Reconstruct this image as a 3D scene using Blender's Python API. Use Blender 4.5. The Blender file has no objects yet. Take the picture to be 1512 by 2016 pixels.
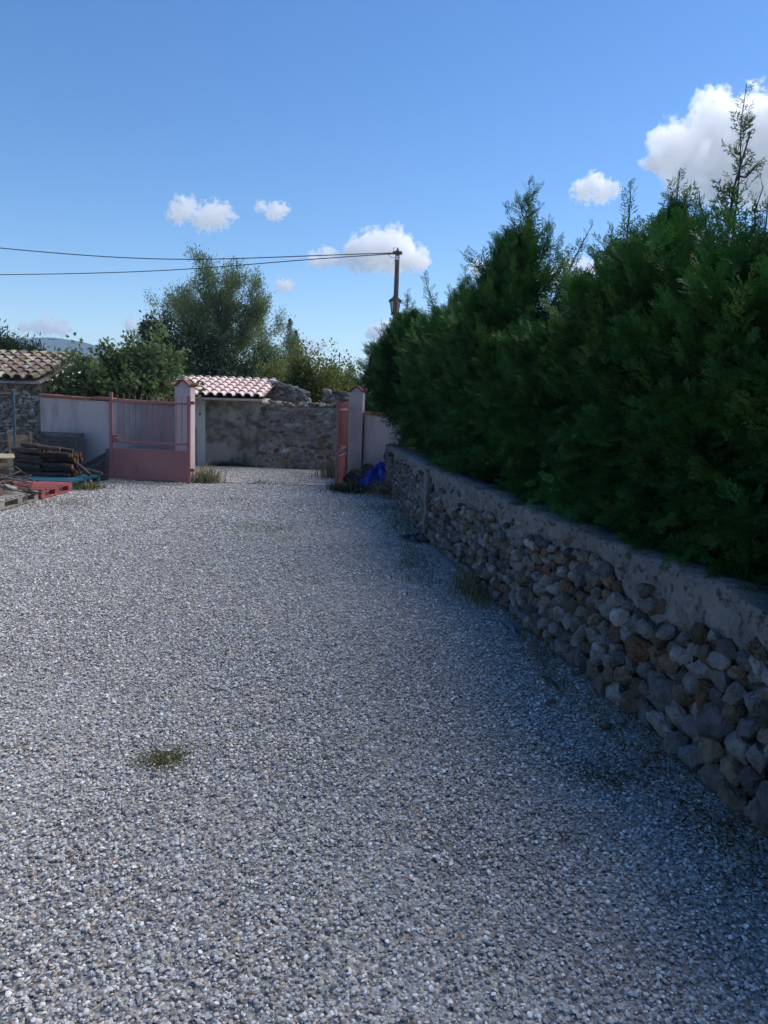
import bpy, math, random
import numpy as np
from mathutils import Vector, Matrix

random.seed(7)
rng = np.random.default_rng(7)
SC = bpy.context.scene
COL = SC.collection
R = math.radians

# ------------------------------------------------------------------ camera
EYE, PITCH, ROLL, FPX = 1.55, R(7.82), R(1.8), 1515.0
cam_data = bpy.data.cameras.new("camera")
cam_data.sensor_fit = 'VERTICAL'
cam_data.sensor_height = 24.0
cam_data.lens = 24.0 * FPX / 2016.0
cam_data.clip_start = 0.05
cam_data.clip_end = 20000
cam = bpy.data.objects.new("camera", cam_data)
COL.objects.link(cam)
cam.matrix_world = (Matrix.Translation((0, 0, EYE)) @ Matrix.Rotation(R(90) - PITCH, 4, 'X')
                    @ Matrix.Rotation(ROLL, 4, 'Z'))
SC.camera = cam

# ------------------------------------------------------------------ sky, sun, exposure
SUN_EL, SUN_AZ = R(48), R(62)          # azimuth measured from +Y (view direction) towards +X (right)
world = bpy.data.worlds.new("World")
SC.world = world
world.use_nodes = True
wn, wl = world.node_tree.nodes, world.node_tree.links
bgn = wn["Background"]
sky = wn.new("ShaderNodeTexSky")
sky.sky_type = 'NISHITA'
sky.sun_disc = False
sky.sun_elevation = SUN_EL
sky.sun_rotation = SUN_AZ
sky.altitude = 300
sky.air_density = 1.0
sky.dust_density = 0.15
sky.ozone_density = 2.6
hsv = wn.new("ShaderNodeHueSaturation")
hsv.inputs["Saturation"].default_value = 1.26
hsv.inputs["Hue"].default_value = 0.505
wl.new(sky.outputs[0], hsv.inputs["Color"])
wl.new(hsv.outputs[0], bgn.inputs[0])
bgn.inputs[1].default_value = 0.110
sun_d = bpy.data.lights.new("sun", 'SUN')
sun_d.energy = 3.4
sun_d.angle = R(58)
sun_d.color = (1.0, 0.93, 0.83)
sun = bpy.data.objects.new("sun", sun_d)
COL.objects.link(sun)
sdir = Vector((math.sin(SUN_AZ) * math.cos(SUN_EL), math.cos(SUN_AZ) * math.cos(SUN_EL), math.sin(SUN_EL)))
sun.rotation_euler = sdir.to_track_quat('Z', 'Y').to_euler()
sun.location = (8, 6, 12)
SC.view_settings.view_transform = 'Standard'
SC.view_settings.look = 'None'
SC.view_settings.exposure = 0.5
SC.view_settings.gamma = 1.0
SC.cycles.max_bounces = 16
SC.cycles.diffuse_bounces = 4
SC.cycles.glossy_bounces = 3
SC.cycles.transmission_bounces = 4
SC.cycles.transparent_max_bounces = 8
SC.cycles.volume_bounces = 14
SC.cycles.volume_step_rate = 0.35
SC.cycles.use_denoising = True
SC.cycles.denoising_prefilter = 'ACCURATE'

# ------------------------------------------------------------------ pixel helpers (photo pixels 1512 x 2016 -> world)
def ray(px, py):
    u, v = (px - 756) / FPX, -(py - 1008) / FPX
    cr, sr, cp, sp = math.cos(ROLL), math.sin(ROLL), math.cos(PITCH), math.sin(PITCH)
    r, w = u * cr - v * sr, u * sr + v * cr
    return np.array([r, cp + w * sp, -sp + w * cp])
def gnd(px, py, z=0.0):
    d = ray(px, py)
    return d * ((z - EYE) / d[2]) + np.array([0, 0, EYE])
def at(px, py, Y):
    d = ray(px, py)
    return d * (Y / d[1]) + np.array([0, 0, EYE])

# ------------------------------------------------------------------ noise
def fbm(P, seed=0, freq=1.0, octv=4, gain=0.5):
    P = np.asarray(P, float)
    g = np.random.default_rng(seed)
    out = np.zeros(P.shape[:-1])
    a = 1.0
    for o in range(octv):
        for k in range(5):
            d = g.normal(size=P.shape[-1])
            d /= np.linalg.norm(d) + 1e-9
            out += a * 0.42 * np.sin((P @ d) * freq * (1 + 0.35 * g.random()) * 2.2 + g.random() * 6.28)
        a *= gain
        freq *= 2.03
    return out

# ------------------------------------------------------------------ mesh builder
class MB:
    def __init__(self):
        self.V, self.L, self.T, self.C, self.M, self.n = [], [], [], [], [], 0
    def add(self, V, F, col=None, mi=0):
        V = np.asarray(V, float).reshape(-1, 3)
        if isinstance(F, np.ndarray):
            self.L.append((F + self.n).ravel())
            self.T.append(np.full(len(F), F.shape[1]))
            nf = len(F)
        else:
            self.L.append(np.array([i + self.n for f in F for i in f], int))
            self.T.append(np.array([len(f) for f in F], int))
            nf = len(F)
        self.M.append(np.full(nf, mi))
        if col is None:
            c = np.ones((len(V), 3))
        else:
            c = np.asarray(col, float)
            if c.ndim == 1:
                c = np.tile(c, (len(V), 1))
        self.C.append(c)
        self.V.append(V)
        self.n += len(V)
        return self
    def box(self, c, s, rot=None, col=None, mi=0):
        x, y, z = [q / 2 for q in s]
        V = np.array([[-x, -y, -z], [x, -y, -z], [x, y, -z], [-x, y, -z], [-x, -y, z], [x, -y, z], [x, y, z], [-x, y, z]])
        if rot is not None:
            V = V @ np.array(rot).T
        return self.add(V + np.asarray(c, float), [(0, 3, 2, 1), (4, 5, 6, 7), (0, 1, 5, 4), (1, 2, 6, 5), (2, 3, 7, 6), (3, 0, 4, 7)], col, mi)
    def bar(self, a, b, w, h, up=(0, 0, 1), col=None):
        a, b = np.asarray(a, float), np.asarray(b, float)
        d = b - a
        L = np.linalg.norm(d)
        d = d / L
        s = np.cross(d, up)
        s /= np.linalg.norm(s)
        u = np.cross(s, d)
        return self.box((a + b) / 2, (L, w, h), np.stack([d, s, u], 1), col)
    def tube(self, path, radii, n=6, col=None, cap=True, wob=0.0):
        path = np.asarray(path, float)
        m = len(path)
        radii = np.broadcast_to(np.asarray(radii, float), (m,))
        tan = np.gradient(path, axis=0)
        tan /= np.linalg.norm(tan, axis=1, keepdims=True) + 1e-12
        ref = np.array([0, 0, 1.0]) if abs(tan[0][2]) < 0.9 else np.array([1.0, 0, 0])
        s = np.cross(tan, ref)
        s /= np.linalg.norm(s, axis=1, keepdims=True) + 1e-12
        u = np.cross(s, tan)
        ang = np.linspace(0, 2 * np.pi, n, endpoint=False)
        ring = np.cos(ang)[None, :, None] * s[:, None, :] + np.sin(ang)[None, :, None] * u[:, None, :]
        rr = radii[:, None] * (1 + wob * rng.normal(size=(m, n)))
        V = (path[:, None, :] + ring * rr[:, :, None]).reshape(-1, 3)
        i = np.arange(m - 1)[:, None] * n
        j = np.arange(n)[None, :]
        jn = (j + 1) % n
        F = np.stack([i + j, i + jn, i + n + jn, i + n + j], -1).reshape(-1, 4)
        self.add(V, F[:, ::-1].copy(), col)
        if cap:
            self.add(V[:n], [tuple(range(n))], col)
            self.add(V[-n:], [tuple(range(n - 1, -1, -1))], col)
        return self
    def grid(self, P, col=None, close=False):
        a, b = P.shape[:2]
        i = np.arange(a - 1)[:, None] * b
        j = np.arange(b - 1)[None, :]
        F = np.stack([i + j, i + j + 1, i + b + j + 1, i + b + j], -1).reshape(-1, 4)
        if col is not None:
            col = np.asarray(col).reshape(-1, 3) if np.asarray(col).ndim > 1 else col
        return self.add(P.reshape(-1, 3), F, col)
    def arrays(self):
        return np.concatenate(self.V), np.concatenate(self.L), np.concatenate(self.T), np.concatenate(self.C)
    def build(self, name, m, parent=None, smooth=False, bevel=0.0, local=False):
        V, L, T, C = self.arrays()
        if parent is not None and not local:
            V = V - np.array(parent_loc(parent))
        me = bpy.data.meshes.new(name)
        me.vertices.add(len(V))
        me.vertices.foreach_set("co", V.ravel())
        me.loops.add(len(L))
        me.loops.foreach_set("vertex_index", L.astype(np.int32))
        me.polygons.add(len(T))
        st = np.concatenate([[0], np.cumsum(T)[:-1]])
        me.polygons.foreach_set("loop_start", st.astype(np.int32))
        me.polygons.foreach_set("loop_total", T.astype(np.int32))
        me.polygons.foreach_set("use_smooth", np.full(len(T), smooth))
        me.polygons.foreach_set("material_index", np.concatenate(self.M).astype(np.int32))
        at_ = me.attributes.new("Col", 'FLOAT_COLOR', 'POINT')
        at_.data.foreach_set("color", np.concatenate([C, np.ones((len(C), 1))], 1).ravel())
        me.update(calc_edges=True)
        me.validate()
        for mm in (m if isinstance(m, (list, tuple)) else [m]):
            me.materials.append(mm)
        o = bpy.data.objects.new(name, me)
        COL.objects.link(o)
        if parent is not None:
            o.parent = parent
        if bevel:
            b = o.modifiers.new("bevel", 'BEVEL')
            b.width = bevel
            b.segments = 2
            b.limit_method = 'ANGLE'
        return o

def parent_loc(p):
    l = Vector(p.location)
    while p.parent is not None:
        p = p.parent
        l = l + p.location
    return l

def tag(o, label, cat, group=None, kind=None):
    o["label"] = label
    o["category"] = cat
    if group:
        o["group"] = group
    if kind:
        o["kind"] = kind
    return o
def thing(name, label, cat, loc=(0, 0, 0), group=None):
    o = bpy.data.objects.new(name, None)
    COL.objects.link(o)
    o.location = [float(q) for q in loc]
    o.empty_display_size = 0.2
    return tag(o, label, cat, group)
def kind(o, k):
    o["kind"] = k
    return o
def copy_tree(o, parent=None):
    c = o.copy()
    COL.objects.link(c)
    c.parent = parent
    for ch in list(o.children):
        copy_tree(ch, c)
    return c

def rotz(a):
    return np.array([[math.cos(a), -math.sin(a), 0], [math.sin(a), math.cos(a), 0], [0, 0, 1]])
def rand_rot(n, g):
    q = g.normal(size=(n, 4))
    q /= np.linalg.norm(q, axis=1, keepdims=True)
    w, x, y, z = q.T
    return np.stack([np.stack([1 - 2 * (y * y + z * z), 2 * (x * y - z * w), 2 * (x * z + y * w)], -1),
                     np.stack([2 * (x * y + z * w), 1 - 2 * (x * x + z * z), 2 * (y * z - x * w)], -1),
                     np.stack([2 * (x * z - y * w), 2 * (y * z + x * w), 1 - 2 * (x * x + y * y)], -1)], -2)

# ------------------------------------------------------------------ materials
def mat(name, c1, c2=None, scale=4.0, detail=6, rough=0.85, bump=0.0, bscale=40.0, attr=False, spec=0.25,
        trans=0.0, stretch=(1, 1, 1), lo=0.35, hi=0.65, metal=0.0, c3=None, c3scale=1.0, c3lo=0.55, c3hi=0.7, bdist=0.01):
    m = bpy.data.materials.new(name)
    m.use_nodes = True
    nt = m.node_tree
    n, l = nt.nodes, nt.links
    p = n["Principled BSDF"]
    p.inputs["Roughness"].default_value = rough
    p.inputs["Specular IOR Level"].default_value = spec
    p.inputs["Metallic"].default_value = metal
    tc = n.new("ShaderNodeTexCoord")
    mp = n.new("ShaderNodeMapping")
    mp.inputs["Scale"].default_value = stretch
    l.new(tc.outputs["Object"], mp.inputs["Vector"])
    c2 = c2 or tuple(min(1, q * 0.7) for q in c1)
    nz = n.new("ShaderNodeTexNoise")
    nz.inputs["Scale"].default_value = scale
    nz.inputs["Detail"].default_value = detail
    nz.inputs["Roughness"].default_value = 0.6
    l.new(mp.outputs[0], nz.inputs["Vector"])
    rp = n.new("ShaderNodeValToRGB")
    rp.color_ramp.elements[0].position = lo
    rp.color_ramp.elements[1].position = hi
    rp.color_ramp.elements[0].color = (*c1, 1)
    rp.color_ramp.elements[1].color = (*c2, 1)
    l.new(nz.outputs["Fac"], rp.inputs[0])
    out = rp.outputs[0]
    if c3 is not None:
        n3 = n.new("ShaderNodeTexNoise")
        n3.inputs["Scale"].default_value = c3scale
        n3.inputs["Detail"].default_value = 7
        l.new(mp.outputs[0], n3.inputs["Vector"])
        mr = n.new("ShaderNodeMapRange")
        mr.inputs[1].default_value = c3lo
        mr.inputs[2].default_value = c3hi
        l.new(n3.outputs["Fac"], mr.inputs[0])
        mx3 = n.new("ShaderNodeMix")
        mx3.data_type = 'RGBA'
        l.new(mr.outputs[0], mx3.inputs["Factor"])
        l.new(out, mx3.inputs["A"])
        mx3.inputs["B"].default_value = (*c3, 1)
        out = mx3.outputs["Result"]
    if attr:
        an = n.new("ShaderNodeAttribute")
        an.attribute_name = "Col"
        mx = n.new("ShaderNodeMix")
        mx.data_type = 'RGBA'
        mx.blend_type = 'MULTIPLY'
        mx.inputs["Factor"].default_value = 1
        l.new(out, mx.inputs["A"])
        l.new(an.outputs["Color"], mx.inputs["B"])
        out = mx.outputs["Result"]
    l.new(out, p.inputs["Base Color"])
    if bump:
        nb = n.new("ShaderNodeTexNoise")
        nb.inputs["Scale"].default_value = bscale
        nb.inputs["Detail"].default_value = 6
        l.new(mp.outputs[0], nb.inputs["Vector"])
        bp = n.new("ShaderNodeBump")
        bp.inputs["Strength"].default_value = bump
        bp.inputs["Distance"].default_value = bdist
        l.new(nb.outputs["Fac"], bp.inputs["Height"])
        l.new(bp.outputs[0], p.inputs["Normal"])
    if trans:
        tr = n.new("ShaderNodeBsdfTranslucent")
        l.new(out, tr.inputs["Color"])
        ms = n.new("ShaderNodeMixShader")
        ms.inputs[0].default_value = trans
        l.new(p.outputs[0], ms.inputs[1])
        l.new(tr.outputs[0], ms.inputs[2])
        l.new(ms.outputs[0], n["Material Output"].inputs["Surface"])
    return m

PEB = [(0.00, (0.185, 0.184, 0.186)), (0.11, (0.29, 0.288, 0.288)), (0.30, (0.385, 0.380, 0.372)), (0.50, (0.475, 0.467, 0.455)),
       (0.67, (0.58, 0.568, 0.545)), (0.77, (0.42, 0.38, 0.32)), (0.83, (0.74, 0.73, 0.70)), (0.915, (0.27, 0.235, 0.19)),
       (0.955, (0.50, 0.43, 0.335)), (0.990, (0.34, 0.22, 0.17))]
def ramp_const(rp, cols, k=1.0):
    cr = rp.color_ramp
    cr.interpolation = 'CONSTANT'
    while len(cr.elements) < len(cols):
        cr.elements.new(0.5)
    for e, (pos, c) in zip(cr.elements, cols):
        e.position = pos
        e.color = (c[0] * k, c[1] * k, c[2] * k, 1)

def pebble_mat():
    m = bpy.data.materials.new("pebble_stone")
    m.use_nodes = True
    n, l = m.node_tree.nodes, m.node_tree.links
    p = n["Principled BSDF"]
    p.inputs["Roughness"].default_value = 0.6
    p.inputs["Specular IOR Level"].default_value = 0.35
    oi = n.new("ShaderNodeObjectInfo")
    rp = n.new("ShaderNodeValToRGB")
    ramp_const(rp, PEB, 1.2)
    l.new(oi.outputs["Random"], rp.inputs[0])
    tc = n.new("ShaderNodeTexCoord")
    nz = n.new("ShaderNodeTexNoise")
    nz.inputs["Scale"].default_value = 2.0
    nz.inputs["Detail"].default_value = 4
    l.new(tc.outputs["Object"], nz.inputs["Vector"])
    mr = n.new("ShaderNodeMapRange")
    mr.inputs[1].default_value = 0.3
    mr.inputs[2].default_value = 0.7
    mr.inputs[3].default_value = 0.72
    mr.inputs[4].default_value = 1.2
    l.new(nz.outputs["Fac"], mr.inputs[0])
    mx = n.new("ShaderNodeVectorMath")
    mx.operation = 'SCALE'
    l.new(rp.outputs[0], mx.inputs[0])
    l.new(mr.outputs[0], mx.inputs["Scale"])
    l.new(mx.outputs[0], p.inputs["Base Color"])
    return m

def ground_mat():
    m = bpy.data.materials.new("gravel_ground")
    m.use_nodes = True
    n, l = m.node_tree.nodes, m.node_tree.links
    p = n["Principled BSDF"]
    p.inputs["Roughness"].default_value = 0.9
    tc = n.new("ShaderNodeTexCoord")
    vo = n.new("ShaderNodeTexVoronoi")
    vo.inputs["Scale"].default_value = 70
    l.new(tc.outputs["Object"], vo.inputs["Vector"])
    sp = n.new("ShaderNodeSeparateColor")
    l.new(vo.outputs["Color"], sp.inputs[0])
    rp = n.new("ShaderNodeValToRGB")
    ramp_const(rp, PEB, 0.95)
    l.new(sp.outputs[0], rp.inputs[0])
    nz = n.new("ShaderNodeTexNoise")
    nz.inputs["Scale"].default_value = 0.55
    nz.inputs["Detail"].default_value = 8
    nz.inputs["Roughness"].default_value = 0.65
    l.new(tc.outputs["Object"], nz.inputs["Vector"])
    mr = n.new("ShaderNodeMapRange")
    mr.inputs[1].default_value = 0.52
    mr.inputs[2].default_value = 0.68
    mr.inputs[4].default_value = 0.75
    l.new(nz.outputs["Fac"], mr.inputs[0])
    mx = n.new("ShaderNodeMix")
    mx.data_type = 'RGBA'
    l.new(mr.outputs[0], mx.inputs["Factor"])
    l.new(rp.outputs[0], mx.inputs["A"])
    mx.inputs["B"].default_value = (0.13, 0.115, 0.09, 1)
    l.new(mx.outputs["Result"], p.inputs["Base Color"])
    bp = n.new("ShaderNodeBump")
    bp.invert = True
    bp.inputs["Distance"].default_value = 0.012
    l.new(vo.outputs["Distance"], bp.inputs["Height"])
    l.new(bp.outputs[0], p.inputs["Normal"])
    return m

M = {}
M['pebble'] = pebble_mat()
M['ground'] = ground_mat()
M['lane'] = mat("lane_dust", (0.44, 0.42, 0.40), (0.33, 0.32, 0.31), 1.2, 10, 0.95, 0.5, 90, c3=(0.17, 0.16, 0.13), c3scale=0.8)
M['earth'] = mat("dry_earth", (0.10, 0.085, 0.05), (0.07, 0.08, 0.03), 0.8, 8, 0.95)
M['stone'] = mat("field_stone", (1, 1, 1), (0.60, 0.57, 0.52), 16, 10, 0.88, 1.0, 70, attr=True, spec=0.2, c3=(1.25, 1.25, 1.27), c3scale=7, c3lo=0.55, c3hi=0.72, bdist=0.015)
M['mortar'] = mat("rough_mortar", (0.25, 0.255, 0.25), (0.155, 0.16, 0.158), 7, 10, 0.95, 1.0, 70, attr=True, c3=(0.07, 0.068, 0.068), c3scale=20, c3lo=0.54, c3hi=0.66, bdist=0.03)
M['old_mortar'] = mat("weathered_mortar", (0.36, 0.335, 0.30), (0.22, 0.20, 0.18), 3, 9, 0.95, 1.0, 30, c3=(0.26, 0.235, 0.20), c3scale=0.9, bdist=0.03)
M['old_render'] = mat("weathered_render", (0.40, 0.365, 0.315), (0.17, 0.15, 0.125), 4.5, 12, 0.95, 1.0, 22, c3=(0.50, 0.47, 0.42), c3scale=1.5, c3lo=0.47, c3hi=0.56, bdist=0.03, lo=0.4, hi=0.6)
M['pink'] = mat("pink_render", (0.51, 0.435, 0.43), (0.41, 0.355, 0.35), 1.6, 9, 0.93, 0.35, 60, stretch=(1.6, 1.6, 0.35), c3=(0.25, 0.215, 0.22), c3scale=1.9, c3lo=0.50, c3hi=0.70)
def stain_and_shade(m, x0, x1, col):
    # damp stain and shade put into the colour of one wall end, ragged edge
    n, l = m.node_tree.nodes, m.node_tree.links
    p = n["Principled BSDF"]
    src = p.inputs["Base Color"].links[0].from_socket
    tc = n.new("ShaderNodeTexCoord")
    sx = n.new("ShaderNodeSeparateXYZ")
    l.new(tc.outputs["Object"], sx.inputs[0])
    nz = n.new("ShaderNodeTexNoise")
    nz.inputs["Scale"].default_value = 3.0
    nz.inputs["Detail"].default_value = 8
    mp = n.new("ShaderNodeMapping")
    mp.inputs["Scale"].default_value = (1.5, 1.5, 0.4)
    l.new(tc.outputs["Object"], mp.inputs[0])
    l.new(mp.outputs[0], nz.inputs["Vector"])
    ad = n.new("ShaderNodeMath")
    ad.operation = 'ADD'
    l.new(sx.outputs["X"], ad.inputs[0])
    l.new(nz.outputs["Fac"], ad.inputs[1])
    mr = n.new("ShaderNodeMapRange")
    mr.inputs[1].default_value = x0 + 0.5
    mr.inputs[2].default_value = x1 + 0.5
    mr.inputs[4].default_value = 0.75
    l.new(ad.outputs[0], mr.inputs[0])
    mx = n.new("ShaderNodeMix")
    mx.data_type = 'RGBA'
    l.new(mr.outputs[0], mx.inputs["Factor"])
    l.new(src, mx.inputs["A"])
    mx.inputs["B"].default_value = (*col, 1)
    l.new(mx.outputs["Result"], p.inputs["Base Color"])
M['pillar'] = mat("pillar_render", (0.53, 0.445, 0.44), (0.45, 0.38, 0.38), 2, 8, 0.93, 0.3, 70, c3=(0.36, 0.30, 0.315), c3scale=1.2, c3lo=0.6, c3hi=0.8)
M['tile_red'] = mat("red_clay", (0.33, 0.14, 0.10), (0.22, 0.095, 0.07), 6, 6, 0.85, 0.3, 40, attr=True)
M['tile_cap'] = mat("brown_clay", (0.20, 0.085, 0.06), (0.12, 0.055, 0.045), 7, 6, 0.85, 0.4, 40)
M['tile_new'] = mat("pink_clay_tiles", (0.72, 0.57, 0.54), (0.63, 0.48, 0.45), 5, 6, 0.85, 0.3, 40, attr=True)
M['tile_old'] = mat("lichen_clay_tiles", (0.25, 0.19, 0.145), (0.12, 0.095, 0.075), 5, 9, 0.92, 0.6, 40, attr=True, c3=(0.37, 0.335, 0.27), c3scale=4.5, c3lo=0.5, c3hi=0.62)
M['white'] = mat("white_render", (0.88, 0.87, 0.85), (0.80, 0.79, 0.77), 1.5, 8, 0.9, 0.2, 50)
M['gutter'] = mat("cream_plastic", (0.62, 0.58, 0.50), (0.52, 0.48, 0.41), 3, 4, 0.5)
M['dark_pipe'] = mat("dark_iron", (0.03, 0.03, 0.033), (0.05, 0.045, 0.04), 8, 4, 0.6)
M['gate'] = mat("faded_red_paint", (0.34, 0.15, 0.145), (0.27, 0.115, 0.11), 1.4, 8, 0.7, 0.08, 60, spec=0.3, c3=(0.17, 0.07, 0.06), c3scale=2.6, c3lo=0.64, c3hi=0.78)
M['gate_bar'] = mat("rusty_red_paint", (0.31, 0.135, 0.125), (0.19, 0.08, 0.06), 9, 8, 0.75)
M['steel'] = mat("dull_steel", (0.42, 0.40, 0.36), (0.30, 0.27, 0.22), 12, 5, 0.5, metal=0.5)
M['wood_pole'] = mat("grey_timber_pole", (0.16, 0.13, 0.115), (0.085, 0.07, 0.062), 6, 8, 0.9, 0.6, 30, stretch=(3, 3, 0.3))
M['lamp_black'] = mat("black_lamp_paint", (0.018, 0.018, 0.02), (0.03, 0.03, 0.03), 10, 4, 0.45)
M['lamp_glass'] = mat("frosted_glass", (0.78, 0.78, 0.74), (0.70, 0.70, 0.66), 4, 4, 0.4)
M['wire'] = mat("cable_rubber", (0.03, 0.035, 0.045), (0.05, 0.05, 0.06), 5, 3, 0.6)
M['bark'] = mat("bark", (0.095, 0.075, 0.058), (0.05, 0.04, 0.032), 14, 8, 0.95, 0.8, 40, stretch=(1, 1, 0.4))
M['log_bark'] = mat("dark_log_bark", (0.085, 0.068, 0.06), (0.035, 0.03, 0.028), 9, 8, 0.95, 0.9, 35, stretch=(0.5, 2, 2), attr=True)
M['log_end'] = mat("cut_wood", (0.22, 0.105, 0.055), (0.09, 0.05, 0.032), 22, 6, 0.9, attr=True)
M['board_dark'] = mat("dark_weathered_boards", (0.125, 0.12, 0.118), (0.07, 0.068, 0.068), 5, 8, 0.85, 0.5, 40, stretch=(0.6, 0.6, 3), attr=True)
M['board_grey'] = mat("grey_weathered_boards", (0.36, 0.335, 0.31), (0.22, 0.20, 0.18), 6, 8, 0.9, 0.5, 40, stretch=(0.4, 3, 3), attr=True)
M['board_brown'] = mat("old_brown_boards", (0.19, 0.155, 0.12), (0.11, 0.09, 0.07), 6, 8, 0.9, 0.5, 40, stretch=(0.6, 0.6, 3), attr=True)
M['board_cream'] = mat("fresh_pine_boards", (0.62, 0.50, 0.34), (0.50, 0.39, 0.25), 5, 7, 0.85, 0.4, 40, stretch=(0.4, 3, 3), attr=True)
M['paint_red'] = mat("red_pallet_paint", (0.34, 0.085, 0.08), (0.24, 0.065, 0.065), 5, 8, 0.75, 0.3, 40, stretch=(0.4, 3, 3), attr=True, c3=(0.50, 0.20, 0.19), c3scale=5, c3lo=0.56, c3hi=0.7)
M['paint_blue'] = mat("blue_pallet_paint", (0.028, 0.13, 0.20), (0.022, 0.09, 0.145), 5, 8, 0.75, 0.3, 40, stretch=(0.4, 3, 3), attr=True, c3=(0.10, 0.22, 0.28), c3scale=5)
M['blue_post'] = mat("blue_grey_metal", (0.06, 0.11, 0.16), (0.04, 0.07, 0.10), 9, 5, 0.7)
M['dry_stem'] = mat('dry_stem', (0.13, 0.085, 0.05), (0.08, 0.05, 0.032), 9, 4, 0.9, attr=True)
M['tarp_blue'] = mat("blue_plastic", (0.010, 0.035, 0.36), (0.010, 0.025, 0.25), 4, 4, 0.45, spec=0.4)
M['tarp_dark'] = mat("dark_green_sheet", (0.012, 0.02, 0.03), (0.02, 0.028, 0.035), 4, 4, 0.6)
M['black_plastic'] = mat("black_plastic", (0.012, 0.012, 0.02), (0.022, 0.02, 0.03), 6, 4, 0.45, spec=0.4)
M['grey_plastic'] = mat("grey_plastic", (0.10, 0.13, 0.18), (0.06, 0.08, 0.11), 8, 4, 0.5)
M['hedge'] = mat("cypress_foliage", (1, 1, 1), (0.7, 0.75, 0.7), 2.0, 4, 0.6, attr=True, spec=0.25, trans=0.12)
M['leaf'] = mat("leaf", (1, 1, 1), (0.75, 0.78, 0.7), 1.5, 4, 0.5, attr=True, spec=0.3, trans=0.48)
M['dark_leaf'] = mat("dark_leaf", (1, 1, 1), (0.75, 0.78, 0.7), 1.5, 4, 0.55, attr=True, spec=0.25, trans=0.2)
M['grass'] = mat("grass_blade", (1, 1, 1), (0.8, 0.8, 0.75), 3, 4, 0.7, attr=True, spec=0.2, trans=0.3)
M['hill'] = mat("wooded_hill", (0.035, 0.055, 0.03), (0.06, 0.075, 0.04), 0.02, 10, 0.95, attr=True)

# ------------------------------------------------------------------ ground and lane (setting)
g = MB()
xs = np.concatenate([np.linspace(-2500, -30, 8), np.linspace(-20, 20, 81), np.linspace(30, 2500, 8)])
ys = np.concatenate([np.linspace(-600, -12, 5), np.linspace(-8, 30, 77), np.linspace(40, 3000, 10)])
P = np.zeros((len(ys), len(xs), 3))
P[..., 0], P[..., 1] = np.meshgrid(xs, ys)
P[..., 2] = -0.012 + 0.006 * fbm(P[..., :2], 3, 0.7, 3) * ((np.abs(P[..., 0]) < 20) & (np.abs(P[..., 1]) < 30))
g.grid(P)
kind(g.build("ground", M['ground'], smooth=True), 'structure')
g = MB()
xs, ys = np.linspace(-9.5, 3, 60), np.linspace(14.7, 18.6, 30)
P = np.zeros((len(ys), len(xs), 3))
P[..., 0], P[..., 1] = np.meshgrid(xs, ys)
P[:, :, 1] += 0.12 * np.sin(P[:, :, 0] * 2.1)[:] * np.linspace(1, 0, len(ys))[:, None]
P[..., 2] = 0.012 + 0.006 * fbm(P[..., :2], 5, 0.9, 3)
g.grid(P)
kind(g.build("lane", M['lane'], smooth=True), 'structure')

# ------------------------------------------------------------------ gravel: loose pebbles scattered over the drive
def icosphere(sub):
    t = (1 + 5 ** 0.5) / 2
    V = [(-1, t, 0), (1, t, 0), (-1, -t, 0), (1, -t, 0), (0, -1, t), (0, 1, t), (0, -1, -t), (0, 1, -t), (t, 0, -1), (t, 0, 1), (-t, 0, -1), (-t, 0, 1)]
    F = [(0, 11, 5), (0, 5, 1), (0, 1, 7), (0, 7, 10), (0, 10, 11), (1, 5, 9), (5, 11, 4), (11, 10, 2), (10, 7, 6), (7, 1, 8),
         (3, 9, 4), (3, 4, 2), (3, 2, 6), (3, 6, 8), (3, 8, 9), (4, 9, 5), (2, 4, 11), (6, 2, 10), (8, 6, 7), (9, 8, 1)]
    V = [np.array(v) / np.linalg.norm(v) for v in V]
    for _ in range(sub):
        c, F2 = {}, []
        def mid(a, b):
            k = (min(a, b), max(a, b))
            if k not in c:
                v = V[a] + V[b]
                V.append(v / np.linalg.norm(v))
                c[k] = len(V) - 1
            return c[k]
        for a, b, d in F:
            ab, bd, da = mid(a, b), mid(b, d), mid(d, a)
            F2 += [(a, ab, da), (b, bd, ab), (d, da, bd), (ab, bd, da)]
        F = F2
    return np.array(V), np.array(F)
ICO = {s: icosphere(s) for s in (1, 2, 3, 4)}

def rock_verts(size, seed, sub=2, cuts=7, rough=0.10):
    gg = np.random.default_rng(seed)
    V = ICO[sub][0].copy()
    V *= (1 + rough * fbm(V, seed, 0.9, 3))[:, None]
    for _ in range(cuts):
        d = gg.normal(size=3)
        d /= np.linalg.norm(d)
        h = 0.58 + 0.32 * gg.random()
        s = V @ d
        k = np.maximum(0, s - h)
        V -= (k * 0.94)[:, None] * d
    V *= (1 + (0.042 if sub > 2 else 0.025) * fbm(V, seed + 1, 3.6, 5 if sub > 2 else 2, 0.68))[:, None]
    return V * np.asarray(size)

peb_col = bpy.data.collections.new("pebble_kinds")      # only referenced by the scatter below, never linked into the scene
for k in range(7):
    gg = np.random.default_rng(40 + k)
    V = rock_verts((1.0, 0.55 + 0.35 * gg.random(), 0.30 + 0.25 * gg.random()), 60 + k, 1 if k < 5 else 2, 10, 0.10)
    me = bpy.data.meshes.new("pebble")
    me.from_pydata(V.tolist(), [], ICO[1 if k < 5 else 2][1].tolist())
    me.materials.append(M['pebble'])
    for f in me.polygons:
        f.use_smooth = k >= 5
    peb_col.objects.link(bpy.data.objects.new("pebble", me))

WALL = np.array([(1.66, 0.6), (1.46, 2.6), (1.385, 3.4), (1.00, 5.7), (0.68, 7.9), (0.53, 9.0), (0.22, 12.3), (0.0, 14.6)])
def wall_x(y):
    return np.interp(y, WALL[:, 1], WALL[:, 0])

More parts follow.
